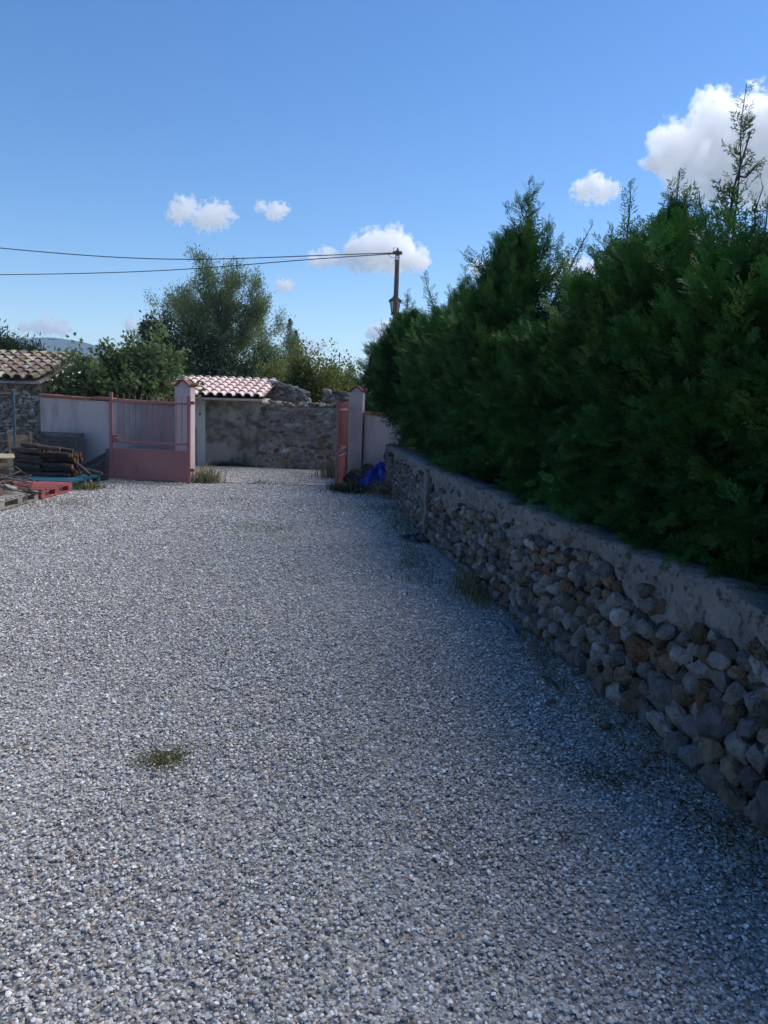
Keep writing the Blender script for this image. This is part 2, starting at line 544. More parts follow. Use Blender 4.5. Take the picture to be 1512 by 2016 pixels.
def scatter_gravel():
    mb = MB()
    ys = np.concatenate([np.arange(0.9, 6, 0.25), np.arange(6, 18.3, 0.5)])
    nx = 90
    P = np.zeros((len(ys), nx, 3))
    dens = np.zeros((len(ys), nx))
    size = np.zeros((len(ys), nx))
    for i, y in enumerate(ys):
        x0, x1 = max(-0.62 * y - 2.4, -9.2), wall_x(y) + 0.1
        if y > 14.2:
            x1 = min(x1, 0.3)
        P[i, :, 0] = np.linspace(x0, x1, nx)
        P[i, :, 1] = y
        d = 9600 if y < 4 else np.interp(y, [4, 7, 11, 14.8, 18.2], [9600, 4900, 2200, 1500, 700])
        patch = fbm(P[i, :, :2], 21, 0.55, 4)
        dens[i] = d * np.clip(1.05 - 0.75 * np.clip(patch - 0.30, 0, 1), 0.3, 1)
        xc = -0.55 - 0.115 * y + 0.25 * math.sin(y * 0.35)
        for tr in (-0.72, 0.72):
            dens[i] *= 1 - 0.38 * np.exp(-((P[i, :, 0] - xc - tr) / 0.20) ** 2)
        near = np.clip((wall_x(y) - P[i, :, 0]) / 0.45, 0.25, 1)
        dens[i] *= near
        size[i] = np.interp(y, [2, 6, 12], [0.0069, 0.0088, 0.0134])
    P[..., 2] = np.where(P[..., 1] > 14.6, 0.014, -0.006)
    mb.grid(P)
    o = mb.build("gravel", M['pebble'])
    a = o.data.attributes.new("dens", 'FLOAT', 'POINT')
    a.data.foreach_set("value", dens.ravel())
    a = o.data.attributes.new("psize", 'FLOAT', 'POINT')
    a.data.foreach_set("value", size.ravel())
    kind(o, 'stuff')
    tag(o, "loose grey and white gravel covering the whole drive", "gravel", kind='stuff')
    ng = bpy.data.node_groups.new("scatter", 'GeometryNodeTree')
    ng.interface.new_socket("Geometry", in_out='INPUT', socket_type='NodeSocketGeometry')
    ng.interface.new_socket("Geometry", in_out='OUTPUT', socket_type='NodeSocketGeometry')
    n, l = ng.nodes, ng.links
    gi, go = n.new("NodeGroupInput"), n.new("NodeGroupOutput")
    dp = n.new("GeometryNodeDistributePointsOnFaces")
    na = n.new("GeometryNodeInputNamedAttribute")
    na.data_type = 'FLOAT'
    na.inputs[0].default_value = "dens"
    l.new(gi.outputs[0], dp.inputs["Mesh"])
    l.new(na.outputs[0], dp.inputs["Density"])
    ip = n.new("GeometryNodeInstanceOnPoints")
    ci = n.new("GeometryNodeCollectionInfo")
    ci.inputs["Collection"].default_value = peb_col
    ci.inputs["Separate Children"].default_value = True
    ci.inputs["Reset Children"].default_value = True
    l.new(dp.outputs["Points"], ip.inputs["Points"])
    l.new(ci.outputs[0], ip.inputs["Instance"])
    ip.inputs["Pick Instance"].default_value = True
    rr = n.new("FunctionNodeRandomValue")
    rr.data_type = 'FLOAT_VECTOR'
    rr.inputs[0].default_value = (-0.42, -0.42, 0)
    rr.inputs[1].default_value = (0.42, 0.42, 6.283)
    l.new(rr.outputs[0], ip.inputs["Rotation"])
    rs = n.new("FunctionNodeRandomValue")
    rs.data_type = 'FLOAT'
    rs.inputs[2].default_value = 0.0
    rs.inputs[3].default_value = 1.0
    pw = n.new("ShaderNodeMath")
    pw.operation = 'POWER'
    pw.inputs[1].default_value = 2.6
    l.new(rs.outputs[1], pw.inputs[0])
    ma = n.new("ShaderNodeMath")
    ma.operation = 'MULTIPLY_ADD'
    ma.inputs[1].default_value = 0.95
    ma.inputs[2].default_value = 0.62
    l.new(pw.outputs[0], ma.inputs[0])
    nb = n.new("GeometryNodeInputNamedAttribute")
    nb.data_type = 'FLOAT'
    nb.inputs[0].default_value = "psize"
    cp = n.new("GeometryNodeCaptureAttribute")
    mm = n.new("ShaderNodeMath")
    mm.operation = 'MULTIPLY'
    l.new(ma.outputs[0], mm.inputs[0])
    l.new(nb.outputs[0], mm.inputs[1])
    l.new(mm.outputs[0], ip.inputs["Scale"])
    n.remove(cp)
    # lift each pebble a little at random so that they lie over one another
    sp = n.new("GeometryNodeSetPosition")
    rz = n.new("FunctionNodeRandomValue")
    rz.data_type = 'FLOAT_VECTOR'
    rz.inputs[0].default_value = (0, 0, -0.004)
    rz.inputs[1].default_value = (0, 0, 0.012)
    rz.inputs["Seed"].default_value = 5
    l.new(dp.outputs["Points"], sp.inputs["Geometry"])
    l.new(rz.outputs[0], sp.inputs["Offset"])
    l.new(sp.outputs[0], ip.inputs["Points"])
    l.new(ip.outputs[0], go.inputs[0])
    md = o.modifiers.new("scatter", 'NODES')
    md.node_group = ng
    return o
scatter_gravel()

# ------------------------------------------------------------------ stone palette and rubble masonry
STONE_COLS = np.array([(0.20, 0.205, 0.215), (0.26, 0.265, 0.27), (0.155, 0.16, 0.17), (0.22, 0.195, 0.165), (0.30, 0.30, 0.295),
                       (0.19, 0.165, 0.135), (0.24, 0.20, 0.15), (0.17, 0.13, 0.105), (0.36, 0.355, 0.34), (0.25, 0.155, 0.105)])
STONE_P = np.array([5.5, 4.5, 5.5, 2.0, 2.0, 2.2, 1.2, 2.0, 0.9, 0.9])
STONE_P = STONE_P / STONE_P.sum()
def stone_col(gg, warm=0.0):
    c = STONE_COLS[gg.choice(len(STONE_COLS), p=STONE_P)] * (0.52 + 0.58 * gg.random())
    return c * np.array([1 + 0.25 * warm, 1 + 0.05 * warm, 1 - 0.12 * warm])

def rubble(mb, p_at, out_at, s0, s1, z0, z1_of, hs, ws, sub, seed, depth=0.5, skip=None, gap=0.96, proud=0.03, warm=0.0):
    """courses of irregular stones along a face; p_at(s) -> xy on the face, out_at(s) -> outward xy normal"""
    gg = np.random.default_rng(seed)
    z = z0
    row = 0
    while True:
        f = min(1, (z - z0) / 0.6)
        h = hs[0] * (1 - f) + hs[1] * f
        h *= 0.85 + 0.3 * gg.random()
        s = s0 - gg.random() * ws[0]
        any_ = False
        while s < s1:
            w = (ws[0] * (1 - f) + ws[1] * f) * (0.6 + 0.85 * gg.random())
            sm = s + w / 2
            zz = z + h / 2 + (gg.random() - 0.5) * h * 0.38
            top = z1_of(sm)
            if zz < top and sm > s0 and sm < s1:
                any_ = True
                if skip is None or not skip(sm, zz, gg):
                    p, nrm = p_at(sm), out_at(sm)
                    tdir = np.array([-nrm[1], nrm[0], 0])
                    nn = np.array([nrm[0], nrm[1], 0])
                    hh = h * (0.82 + 0.42 * gg.random())
                    V = rock_verts((w * 0.5 * gap * 1.08, hh * depth * 1.0, hh * 0.5 * gap * 1.10), int(gg.integers(1e9)), sub, 13, 0.13)
                    a = gg.normal() * 0.28
                    ca, sa = math.cos(a), math.sin(a)
                    V = np.stack([V[:, 0] * ca - V[:, 2] * sa, V[:, 1], V[:, 0] * sa + V[:, 2] * ca], 1)
                    W = V[:, :1] * tdir + V[:, 1:2] * nn + V[:, 2:3] * np.array([0, 0, 1.0])
                    c = np.array([p[0], p[1], zz]) + nn * (proud * (0.4 + gg.random()) - hh * depth * 0.42)
                mb.add(W + c, ICO[sub][1], stone_col(gg, warm) * (1 + 0.8 * warm))
            s += w * 0.97
        z += h * 0.9
        row += 1
        if not any_ or row > 60:
            break

# ------------------------------------------------------------------ right-hand retaining wall
WT = 0.85
def seg_len(poly):
    d = np.linalg.norm(np.diff(poly, axis=0), axis=1)
    return np.concatenate([[0], np.cumsum(d)])
WS = seg_len(WALL)
def w_at(s):
    return np.array([np.interp(s, WS, WALL[:, 0]), np.interp(s, WS, WALL[:, 1])])
def w_out(s):
    d = w_at(min(s + 0.3, WS[-1])) - w_at(max(s - 0.3, 0))
    d /= np.linalg.norm(d)
    return np.array([-d[1], d[0]])
def w_batter(s):     # the foot of the near end spreads out
    return np.interp(s, [0, 3, 6, 14], [0.05, 0.06, 0.03, 0.0])

rw = thing("retaining_wall", "long low retaining wall of rough field stones with a mortared top under the conifers", "wall", (0.9, 6, 0))
def band(s):          # lower limit of the smeared mortar band
    return WT - 0.20 - 0.08 * math.sin(s * 2.7) - 0.05 * math.sin(s * 6.1 + 1) - 0.12 * math.exp(-((s - 7.2) / 0.8) ** 2)
mb = MB()
def skip_near(s, z, gg):
    return z > band(s) and gg.random() > 0.15
def pilaster_gap(s):
    return abs(s - 8.55) < 0.14
mbs = MB()
rubble(mbs, w_at, w_out, 0.2, 4.2, 0.02, lambda s: WT - 0.08, (0.140, 0.070), (0.150, 0.100), 4, 11, 0.55,
       lambda s, z, gg: skip_near(s, z, gg), proud=0.035)
rubble(mbs, w_at, w_out, 4.2, WS[-1], 0.02, lambda s: WT - 0.1, (0.100, 0.068), (0.120, 0.10), 3, 12, 0.55,
       lambda s, z, gg: skip_near(s, z, gg) or pilaster_gap(s), proud=0.03)
mbs.build("stonework", M['stone'], rw, smooth=True)
# mortar core with a rough face
mb = MB()
ss = np.arange(0, WS[-1], 0.018)
zz = np.concatenate([np.linspace(-0.05, WT - 0.015, 52)])
P = np.zeros((len(ss), len(zz) + 4, 3))
for i, s in enumerate(ss):
    p, nrm = w_at(s), w_out(s)
    lo = band(s)
    q = np.stack([np.full(len(zz), s), zz], 1)
    n1 = fbm(q, 31, 5, 6, 0.72)
    inband = np.clip((zz - lo) / 0.06 + 0.5, 0, 1)
    off = -0.024 + inband * 0.033 + 0.0085 * n1 * (0.5 + inband) - 0.035 * np.clip(n1 - 1.0, 0, 1) * inband
    P[i, :len(zz), 0] = p[0] + nrm[0] * off
    P[i, :len(zz), 1] = p[1] + nrm[1] * off
    P[i, :len(zz), 2] = zz
    topz = WT + 0.010 * fbm(np.array([[s, 0.0]]), 8, 3, 3)[0]
    for j, (back, z) in enumerate(((0.012, topz), (0.10, topz + 0.005), (0.32, topz - 0.01), (0.34, 0.3))):
        P[i, len(zz) + j] = (p[0] - nrm[0] * back, p[1] - nrm[1] * back, z)
mb.grid(P[:, ::-1])
for i_ in (0, -1):
    mb.add(P[i_], [tuple(range(P.shape[1]))])
mb.build("mortar", M['mortar'], rw, smooth=True)
# rendered pilaster
mb = MB()
s = 8.55
p, nrm = w_at(s), w_out(s)
ang = math.atan2(nrm[1], nrm[0])
V = []
for z in np.linspace(-0.03, WT - 0.03, 24):
    wv = 0.012 * fbm(np.array([[z, 1.0]]), 3, 8, 3)[0]
    V.append([(-0.05, -0.12), (0.045 + wv, -0.115 + wv), (0.05 + wv * 0.5, 0.11 - wv), (-0.05, 0.12)])
V = np.array(V)
rot = rotz(ang)[:2, :2]
Q = np.zeros((24, 4, 3))
Q[..., :2] = V @ rot.T + p
Q[..., 2] = np.linspace(-0.03, WT - 0.03, 24)[:, None]
mb.grid(Q)
mb.build("pilaster", M['mortar'], rw, smooth=False)

# soil bank behind the wall, under the conifers
g = MB()
P = np.zeros((60, 8, 3))
for i, y in enumerate(np.linspace(0.4, 20, 60)):
    for j, d in enumerate((0.3, 0.6, 1.0, 1.5, 2.2, 3.5, 6, 12)):
        P[i, j] = (wall_x(y) + d, y, 0.80 if y < 14.4 else 0.05)
P[..., 2] += 0.03 * fbm(P[..., :2], 2, 1.3, 3)
g.grid(P[:, ::-1])
kind(g.build("bank", M['earth'], smooth=True), 'structure')

# ------------------------------------------------------------------ conifers of the hedge
def spray_template(seed, nside=11, L=1.0, droop=0.12, dense=True):
    """one flat feathery spray along +X, leaf plane XY, about 1 long"""
    gg = np.random.default_rng(seed)
    V, F = [], []
    def kite(a, d, ln, w, up):
        d = d / np.linalg.norm(d)
        sv = np.cross(d, up)
        sv /= np.linalg.norm(sv) + 1e-9
        i = len(V)
        V.extend([a, a + d * ln * 0.4 + sv * w, a + d * ln, a + d * ln * 0.4 - sv * w])
        F.extend([(i, i + 1, i + 2), (i, i + 2, i + 3)])
    up = np.array([0, 0, 1.0])
    ax = lambda t: np.array([t, 0.05 * math.sin(t * 3 + seed), 0.10 * math.sin(t * 2.2) - droop * t * t])
    for k in range(3):
        a, b = ax(k / 3), ax((k + 1) / 3)
        kite(a, b - a, np.linalg.norm(b - a) * 1.05, 0.014, up)
    for k in range(nside):
        t = 0.08 + 0.86 * k / nside
        sgn = 1 if k % 2 else -1
        ln = (0.46 * (1 - t) ** 0.8 + 0.10) * (0.8 + 0.4 * gg.random())
        a = ax(t)
        d = np.array([0.82, sgn * (0.62 + 0.15 * gg.random()), gg.normal() * 0.22])
        d /= np.linalg.norm(d)
        kite(a, d, ln, 0.021, up)
        if dense:
            for q in range(4 if ln > 0.28 else 2):
                tt = 0.22 + 0.62 * q / (4 if ln > 0.28 else 2)
                s2 = 1 if q % 2 else -1
                d2 = d @ rotz(s2 * 0.62).T + np.array([0, 0, gg.normal() * 0.25])
                kite(a + d * ln * tt, d2, ln * 0.42 * (1.15 - tt), 0.023, up)
    return np.array(V), np.array(F)
SPRAYS = [spray_template(s) for s in range(5)]
TIPS = [spray_template(50 + s, 9, dense=True, droop=-0.1) for s in range(3)]

def place_sprays(mb, tmpl, pos, dirs, size, cols, gg, rollj=0.9, facing=None):
    """merge many oriented copies of a template spray"""
    V, F = tmpl
    n = len(pos)
    if n == 0:
        return
    x = dirs / (np.linalg.norm(dirs, axis=1, keepdims=True) + 1e-9)
    ref = np.tile(np.array([0, 0, 1.0]), (n, 1)) + gg.normal(size=(n, 3)) * rollj
    y = np.cross(ref, x)
    y /= np.linalg.norm(y, axis=1, keepdims=True) + 1e-9
    z = np.cross(x, y)
    Rm = np.stack([x, y, z], -1) * size[:, None, None]
    W = np.einsum('nij,vj->nvi', Rm, V) + pos[:, None, :]
    FF = (F[None] + (np.arange(n) * len(V))[:, None, None]).reshape(-1, 3)
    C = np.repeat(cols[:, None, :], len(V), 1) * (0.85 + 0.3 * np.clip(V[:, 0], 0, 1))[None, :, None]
    mb.add(W.reshape(-1, 3), FF, C.reshape(-1, 3))

G_DARK, G_MID, G_LITE = np.array((0.012, 0.060, 0.016)), np.array((0.050, 0.165, 0.032)), np.array((0.10, 0.20, 0.043))

def conifer(x, y, zb, zbody, ztip, rad, label, seed, front_x, nspr, spray_size, lean=(0, 0), extra_tips=(), cone=0.0, conew=0.0):
    gg = np.random.default_rng(seed)
    t = thing("conifer", label, "conifer", (x, y, 0), "conifers in the hedge row")
    # trunk
    tb = MB()
    pth = [np.array([x, y, 0.7 if zb > 0.5 else 0])]
    for k in range(1, 9):
        f = k / 8
        pth.append(np.array([x + lean[0] * f + 0.02 * gg.normal(), y + lean[1] * f + 0.02 * gg.normal(), 0.7 + (ztip - 0.25 - 0.7) * f]))
    tb.tube(pth, 0.07 * np.linspace(1, 0.0, 9) ** 1.6 + 0.004, 7)
    mb = MB()
    top = np.array([x + lean[0], y + lean[1]])
    def radius(z):
        f = (z - zb) / (zbody - zb)
        body = rad * (0.92 + 0.10 * np.sin(np.clip(f, 0, 1) * 3.0)) * np.where(f > 0.86, np.sqrt(np.clip(1 - ((f - 0.86) / 0.26) ** 2, 0, 1)), 1)
        cone = (0.58 * conew if conew else 0.30) * np.clip((ztip - z) / max(0.3, ztip - zbody + 0.35), 0, 1.4)
        return np.maximum(body, cone)
    # boughs: each a short axis carrying a flat fan of feathery sprays
    nb = nspr // 12
    zs = zb + (zbody + 0.05 + (0.50 * (ztip - zbody) if conew else 0) - zb) * gg.random(nb) ** 0.92
    th = gg.random(nb) * 2 * np.pi
    front = gg.random(nb) < 0.62
    th = np.where(front, np.pi + 0.25 + gg.normal(size=nb) * 0.8, th)       # more on the side of the drive (-X)
    d = np.stack([np.cos(th), np.sin(th), np.zeros(nb)], 1)
    sq = 1 / np.maximum(np.abs(np.cos(th)), np.abs(np.sin(th)))
    rr = radius(zs) * np.minimum(sq, 1.25)
    pos = np.stack([x + d[:, 0] * rr, y + d[:, 1] * rr, zs], 1)
    f = np.clip((zs - zb) / (ztip - zb), 0, 1)
    pos[:, 0] += lean[0] * f
    pos[:, 1] += lean[1] * f
    lim = front_x(pos[:, 1])
    pos[:, 0] = np.maximum(pos[:, 0], lim)
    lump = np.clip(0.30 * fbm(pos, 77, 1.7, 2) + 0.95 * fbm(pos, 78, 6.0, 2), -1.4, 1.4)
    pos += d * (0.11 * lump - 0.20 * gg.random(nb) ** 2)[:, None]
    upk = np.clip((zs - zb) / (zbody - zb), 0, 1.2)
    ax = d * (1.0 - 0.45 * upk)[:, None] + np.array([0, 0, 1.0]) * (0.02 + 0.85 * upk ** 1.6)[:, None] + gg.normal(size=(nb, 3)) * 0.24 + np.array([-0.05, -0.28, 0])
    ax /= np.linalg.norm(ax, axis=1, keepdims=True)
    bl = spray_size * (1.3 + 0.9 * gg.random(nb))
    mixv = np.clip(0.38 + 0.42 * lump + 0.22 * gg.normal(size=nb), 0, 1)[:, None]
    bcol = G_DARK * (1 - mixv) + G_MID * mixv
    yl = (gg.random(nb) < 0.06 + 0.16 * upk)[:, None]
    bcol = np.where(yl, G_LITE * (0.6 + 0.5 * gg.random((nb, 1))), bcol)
    q = 12
    tq = np.tile(np.linspace(0.0, 1.0, q), nb)
    sg = np.tile(np.where(np.arange(q) % 2, 1.0, -1.0), nb)
    axr, blr = np.repeat(ax, q, 0), np.repeat(bl, q)
    nrm = np.array([0, 0, 1.0]) + gg.normal(size=(nb, 3)) * 0.5
    sd_ = np.cross(nrm, ax)
    sd_ /= np.linalg.norm(sd_, axis=1, keepdims=True)
    sdr = np.repeat(sd_, q, 0)
    n = nb * q
    pos = np.repeat(pos, q, 0) + axr * (blr * (tq - 0.75))[:, None] + gg.normal(size=(n, 3)) * 0.012
    dirs = axr + sdr * (sg * (0.75 - 0.5 * tq))[:, None] + gg.normal(size=(n, 3)) * 0.16
    size = spray_size * (1.05 - 0.45 * tq) * (0.7 + 0.5 * gg.random(n))
    cols = np.repeat(bcol, q, 0) * (0.82 + 0.36 * gg.random((n, 1)))
    k = gg.integers(0, len(SPRAYS), n)
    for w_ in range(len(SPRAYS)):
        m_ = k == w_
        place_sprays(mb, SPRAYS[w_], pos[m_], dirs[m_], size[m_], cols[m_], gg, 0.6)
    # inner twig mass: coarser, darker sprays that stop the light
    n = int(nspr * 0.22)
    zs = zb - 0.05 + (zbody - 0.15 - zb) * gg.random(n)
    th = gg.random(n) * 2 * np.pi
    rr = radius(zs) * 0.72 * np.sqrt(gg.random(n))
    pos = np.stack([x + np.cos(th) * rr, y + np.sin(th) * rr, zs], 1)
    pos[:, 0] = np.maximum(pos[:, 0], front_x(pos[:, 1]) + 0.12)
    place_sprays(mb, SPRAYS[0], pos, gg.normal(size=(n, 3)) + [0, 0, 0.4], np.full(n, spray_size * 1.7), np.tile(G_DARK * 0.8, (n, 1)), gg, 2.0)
    # leading shoots: a bare-ish stem with alternate ascending sprays
    def leader(base, tip, ln, nn, thick=1.0):
        base, tip = np.asarray(base), np.asarray(tip)
        m = 7
        path = [base + (tip - base) * (q / (m - 1)) + gg.normal(size=3) * 0.008 for q in range(m)]
        path[-1] = tip
        mb.tube(path, np.linspace(0.010, 0.0025, m) * thick, 4, np.array((0.028, 0.024, 0.014)), cap=False)
        ax = (tip - base) / np.linalg.norm(tip - base)
        fr = np.linspace(0.0, 0.96, nn)
        az = np.arange(nn) * 2.4 + gg.random() * 6
        p = base + (tip - base) * fr[:, None]
        dd = np.stack([np.cos(az), np.sin(az), np.zeros(nn)], 1) * 0.62 + ax * 0.85 + gg.normal(size=(nn, 3)) * 0.1
        sz = ln * (1.05 - 0.80 * fr) * (0.8 + 0.4 * gg.random(nn))
        c = G_MID * (0.75 + 0.5 * gg.random((nn, 1))) * np.array([1.15, 0.95, 0.9])
        k = gg.integers(0, len(TIPS), nn)
        for q in range(len(TIPS)):
            place_sprays(mb, TIPS[q], p[k == q], dd[k == q], sz[k == q], c[k == q], gg, 0.5)
    tipp = np.array([top[0], top[1], ztip])
    sp_ = 0.75 if y < 5 else 1.0
    leader((top[0], top[1], zbody - 0.35), tipp, sp_ * min(0.42, 0.20 + 0.3 * (ztip - zbody)), int(sp_ * (14 + 22 * (ztip - zbody))), 0.8)
    for (dx, dy, z0, z1, ex, ey, ln) in extra_tips:
        leader((x + dx, y + dy, z0), (x + dx + ex, y + dy + ey, z1), ln, int(9 + 16 * (z1 - z0)))
    # a pointed cone of ascending side branches round the leading shoot
    if cone:
        nc = int(17 * (cone / 0.5) ** 0.6 * sp_)
        for q in range(nc):
            f = (q + 0.5) / nc
            z = zbody - 0.30 + (ztip - 0.18 - zbody + 0.30) * f
            az = q * 2.4 + gg.random()
            L = cone * (1.02 - 0.86 * f) * (0.45 + 0.85 * gg.random())
            b = np.array([top[0], top[1], z])
            leader(b, b + np.array([math.cos(az) * L * 0.86, math.sin(az) * L * 0.86, L * (0.55 + 0.35 * gg.random())]), 0.10 + 0.34 * L, int(7 + 16 * L), 0.8)
    # short shoots breaking the top line
    for q in range(11):
        th_ = gg.random() * 6.28
        r_ = rad * 0.75 * gg.random() ** 0.5
        b = np.array([x + lean[0] + math.cos(th_) * r_, y + lean[1] + math.sin(th_) * r_, zbody - 0.12 - 0.25 * (r_ / rad) ** 2])
        b[0] = max(b[0], front_x(b[1]) + 0.1)
        h = 0.22 + 0.28 * gg.random()
        leader(b, b + np.array([math.cos(th_) * 0.25 * h - 0.03, math.sin(th_) * 0.25 * h, h]), 0.17, int(8 + 12 * h), 0.7)
    # side shoots reaching out over the drive
    for q in range(8):
        z = zb + 0.4 + (zbody - zb - 0.5) * gg.random()
        b = np.array([front_x(y) + 0.12, y + gg.normal() * 0.35, z])
        leader(b, b + np.array([-0.16 - 0.1 * gg.random(), -0.1 + 0.1 * gg.normal(), 0.10 + 0.08 * gg.random()]), 0.16, 8, 0.6)
    tb.build("trunk", M['bark'], t, smooth=True)
    mb.build("crown", M['hedge'], t)
    return t

HF = lambda y: wall_x(y) + np.interp(y, [2.0, 4.0, 6.0], [0.05, 0.09, 0.17])
HF2 = lambda y: np.full_like(np.asarray(y, float), -9.0)
CON = [  # depth, x offset from hedge face, body height, tip height, radius, sprays, spray size, cone, label, extra tips
    (1.9, 0.85, 2.05, 2.45, 0.80, 3600, 0.17, 0, "conifer nearest the viewer at the right end of the hedge", ()),
    (2.9, 0.85, 2.12, 2.50, 0.80, 5400, 0.17, 0, "second conifer from the viewer, thick dark foliage spilling over the wall top", ()),
    (3.85, 0.75, 2.26, 2.72, 0.74, 5400, 0.17, 0, "broad conifer just left of the hedge's thin tallest tip", ((-0.2, 0.3, 2.1, 2.7, 0.0, 0.05, 0.2),)),
    (4.5, 0.60, 2.46, 3.36, 0.66, 4400, 0.18, 0.26, "conifer with the tall thin leader standing against the big white cloud", ((0.15, -0.3, 2.3, 2.9, 0.1, 0.0, 0.24),)),
    (5.35, 0.68, 2.48, 3.14, 0.66, 4600, 0.18, 0.42, "bushy conifer with a cluster of pointed shoots left of the big cloud", ((-0.25, 0.15, 2.4, 3.12, -0.03, 0.0, 0.24), (-0.1, -0.3, 2.4, 2.95, 0.05, 0.0, 0.2), (0.2, 0.1, 2.4, 3.0, 0.1, 0, 0.2))),
    (6.3, 0.64, 2.16, 3.02, 0.70, 3800, 0.19, 0, "lower conifer carrying two sparse upright shoots below the small cloud", ((-0.12, 0.1, 1.85, 2.85, -0.22, 0.1, 0.20),)),
    (7.1, 0.66, 2.20, 2.60, 0.64, 3000, 0.19, 0, "low rounded conifer in the dip right of the pointed one", ()),
    (8.0, 0.50, 2.62, 3.84, 0.66, 4400, 0.20, 0.80, "tall pointed conifer with wide ragged side shoots in mid hedge", ((0.2, -0.2, 2.5, 3.35, 0.38, -0.1, 0.28), (0.3, 0.1, 2.5, 3.1, 0.48, 0.0, 0.26))),
    (9.0, 0.58, 2.58, 3.05, 0.64, 2500, 0.21, 0.3, "conifer on the left flank of the tall pointed one", ((-0.2, -0.1, 2.4, 3.1, -0.15, 0, 0.26),)),
    (10.1, 0.58, 2.65, 3.25, 0.64, 2200, 0.22, 0.3, "fifth conifer of the row counting from the gate", ((-0.25, 0.0, 2.4, 3.1, -0.2, 0, 0.26),)),
    (11.3, 0.56, 2.72, 3.55, 0.64, 2000, 0.23, 0.4, "fourth conifer of the row counting from the gate", ((-0.3, 0.0, 2.5, 3.45, -0.28, 0, 0.3), (0.1, 0.2, 2.5, 3.2, 0.1, 0, 0.3))),
    (12.5, 0.56, 2.66, 3.1, 0.64, 1900, 0.24, 0.3, "third conifer of the row counting from the gate", ()),
    (13.7, 0.55, 2.66, 3.2, 0.66, 1900, 0.24, 0.3, "conifer standing in front of the pink wall at the hedge's far end", ((-0.2, 0.0, 2.4, 3.1, -0.25, 0, 0.3),)),
]
for i, (y, off, zb_, zt, rad, ns, ss_, cone_, lab, ext) in enumerate(CON):
    conifer(float(HF(y)) + off, y, 0.80 if y < 4.2 else 0.88, zb_, zt, rad, lab, 300 + i, HF, int(ns * 1.35), ss_ * 0.82, extra_tips=ext, cone=cone_, conew=0.0 if y < 5 else cone_)
conifer(0.42, 14.4, 1.42, 2.80, 3.45, 0.62, "last conifer at the gate end, overhanging the corner of the pink wall", 331, lambda q: np.full_like(np.asarray(q, float), -0.2), 2200, 0.23,
        extra_tips=((-0.35, 0, 2.3, 2.95, -0.3, 0, 0.3), (-0.2, 0, 2.5, 3.3, -0.15, 0, 0.28)), cone=0.4, conew=0.4)
conifer(0.36, 16.9, 0.2, 2.75, 4.05, 0.80, "conifer behind the pink wall, in front of the lamp pole", 330, HF2, 3000, 0.25, conew=0.6,
        extra_tips=((-0.5, 0, 2.2, 2.9, -0.45, 0, 0.35), (-0.3, 0.1, 2.5, 3.4, -0.25, 0, 0.3), (0.45, 0, 2.6, 3.6, 0.1, 0, 0.3)), cone=0.5)

# ------------------------------------------------------------------ left pink wall, pillars, right pink wall
def wall_run(mb, a, b, z0, za, zb_, th, n=2):
    a, b = np.asarray(a, float), np.asarray(b, float)
    d = (b - a) / np.linalg.norm(b - a)
    nn = np.array([d[1], -d[0]])       # towards the viewer for left->right runs
    V = []
    for p, z in ((a, za), (b, zb_)):
        for o in (0, -th):
            q = p + nn * o
            V += [(q[0], q[1], z0), (q[0], q[1], z)]
    # indices: a front lo0 hi1, a back lo2 hi3, b front lo4 hi5, b back lo6 hi7
    mb.add(V, [(0, 4, 5, 1), (6, 2, 3, 7), (1, 5, 7, 3), (2, 0, 1, 3), (4, 6, 7, 5), (0, 2, 6, 4)])
def coping_run(mb, a, b, za, zb_, th, seed):
    gg = np.random.default_rng(seed)
    a, b = np.asarray(a, float), np.asarray(b, float)
    L = np.linalg.norm(b - a)
    d = (b - a) / L
    nn = np.array([d[1], -d[0]])
    nt = max(2, int(L / 0.36))
    for k in range(nt):
        f0, f1 = k / nt + 0.002, (k + 1) / nt - 0.002
        p = a + (b - a) * (f0 + f1) / 2
        z = za + (zb_ - za) * (f0 + f1) / 2 + gg.normal() * 0.004
        slope = (zb_ - za) / L + gg.normal() * 0.006
        ax = np.array([d[0], d[1], slope])
        ax /= np.linalg.norm(ax)
        sy = np.array([-nn[0], -nn[1], 0])
        uz = np.cross(ax, sy)
        c = np.array([p[0] - nn[0] * th / 2, p[1] - nn[1] * th / 2, z])
        mb.box(c, (L * (f1 - f0), th + 0.10, 0.055), np.stack([ax, sy, uz], 1), np.array([1, 1, 1]) * (0.8 + 0.4 * gg.random()))

lw = thing("boundary_wall", "pink rendered wall with red clay coping behind the closed gate leaf and the logs", "wall", (-5.3, 15, 0))
A, B = (-6.86, 15.32), (-3.86, 14.75)
mb = MB()
wall_run(mb, A, B, -0.05, 1.52, 1.44, 0.2)
M['pink_stained_shaded'] = mat("stained_shaded_pink_render", (0.51, 0.435, 0.43), (0.41, 0.355, 0.35), 1.6, 9, 0.93, 0.35, 60, stretch=(1.6, 1.6, 0.35), c3=(0.25, 0.215, 0.22), c3scale=1.9, c3lo=0.50, c3hi=0.70)
stain_and_shade(M['pink_stained_shaded'], -0.05, 0.45, (0.24, 0.205, 0.215))
mb.build("rendered_body", M['pink_stained_shaded'], lw, bevel=0.01)
mb = MB()
coping_run(mb, A, B, 1.55, 1.47, 0.2, 3)
mb.build("coping", M['tile_red'], lw, bevel=0.008)

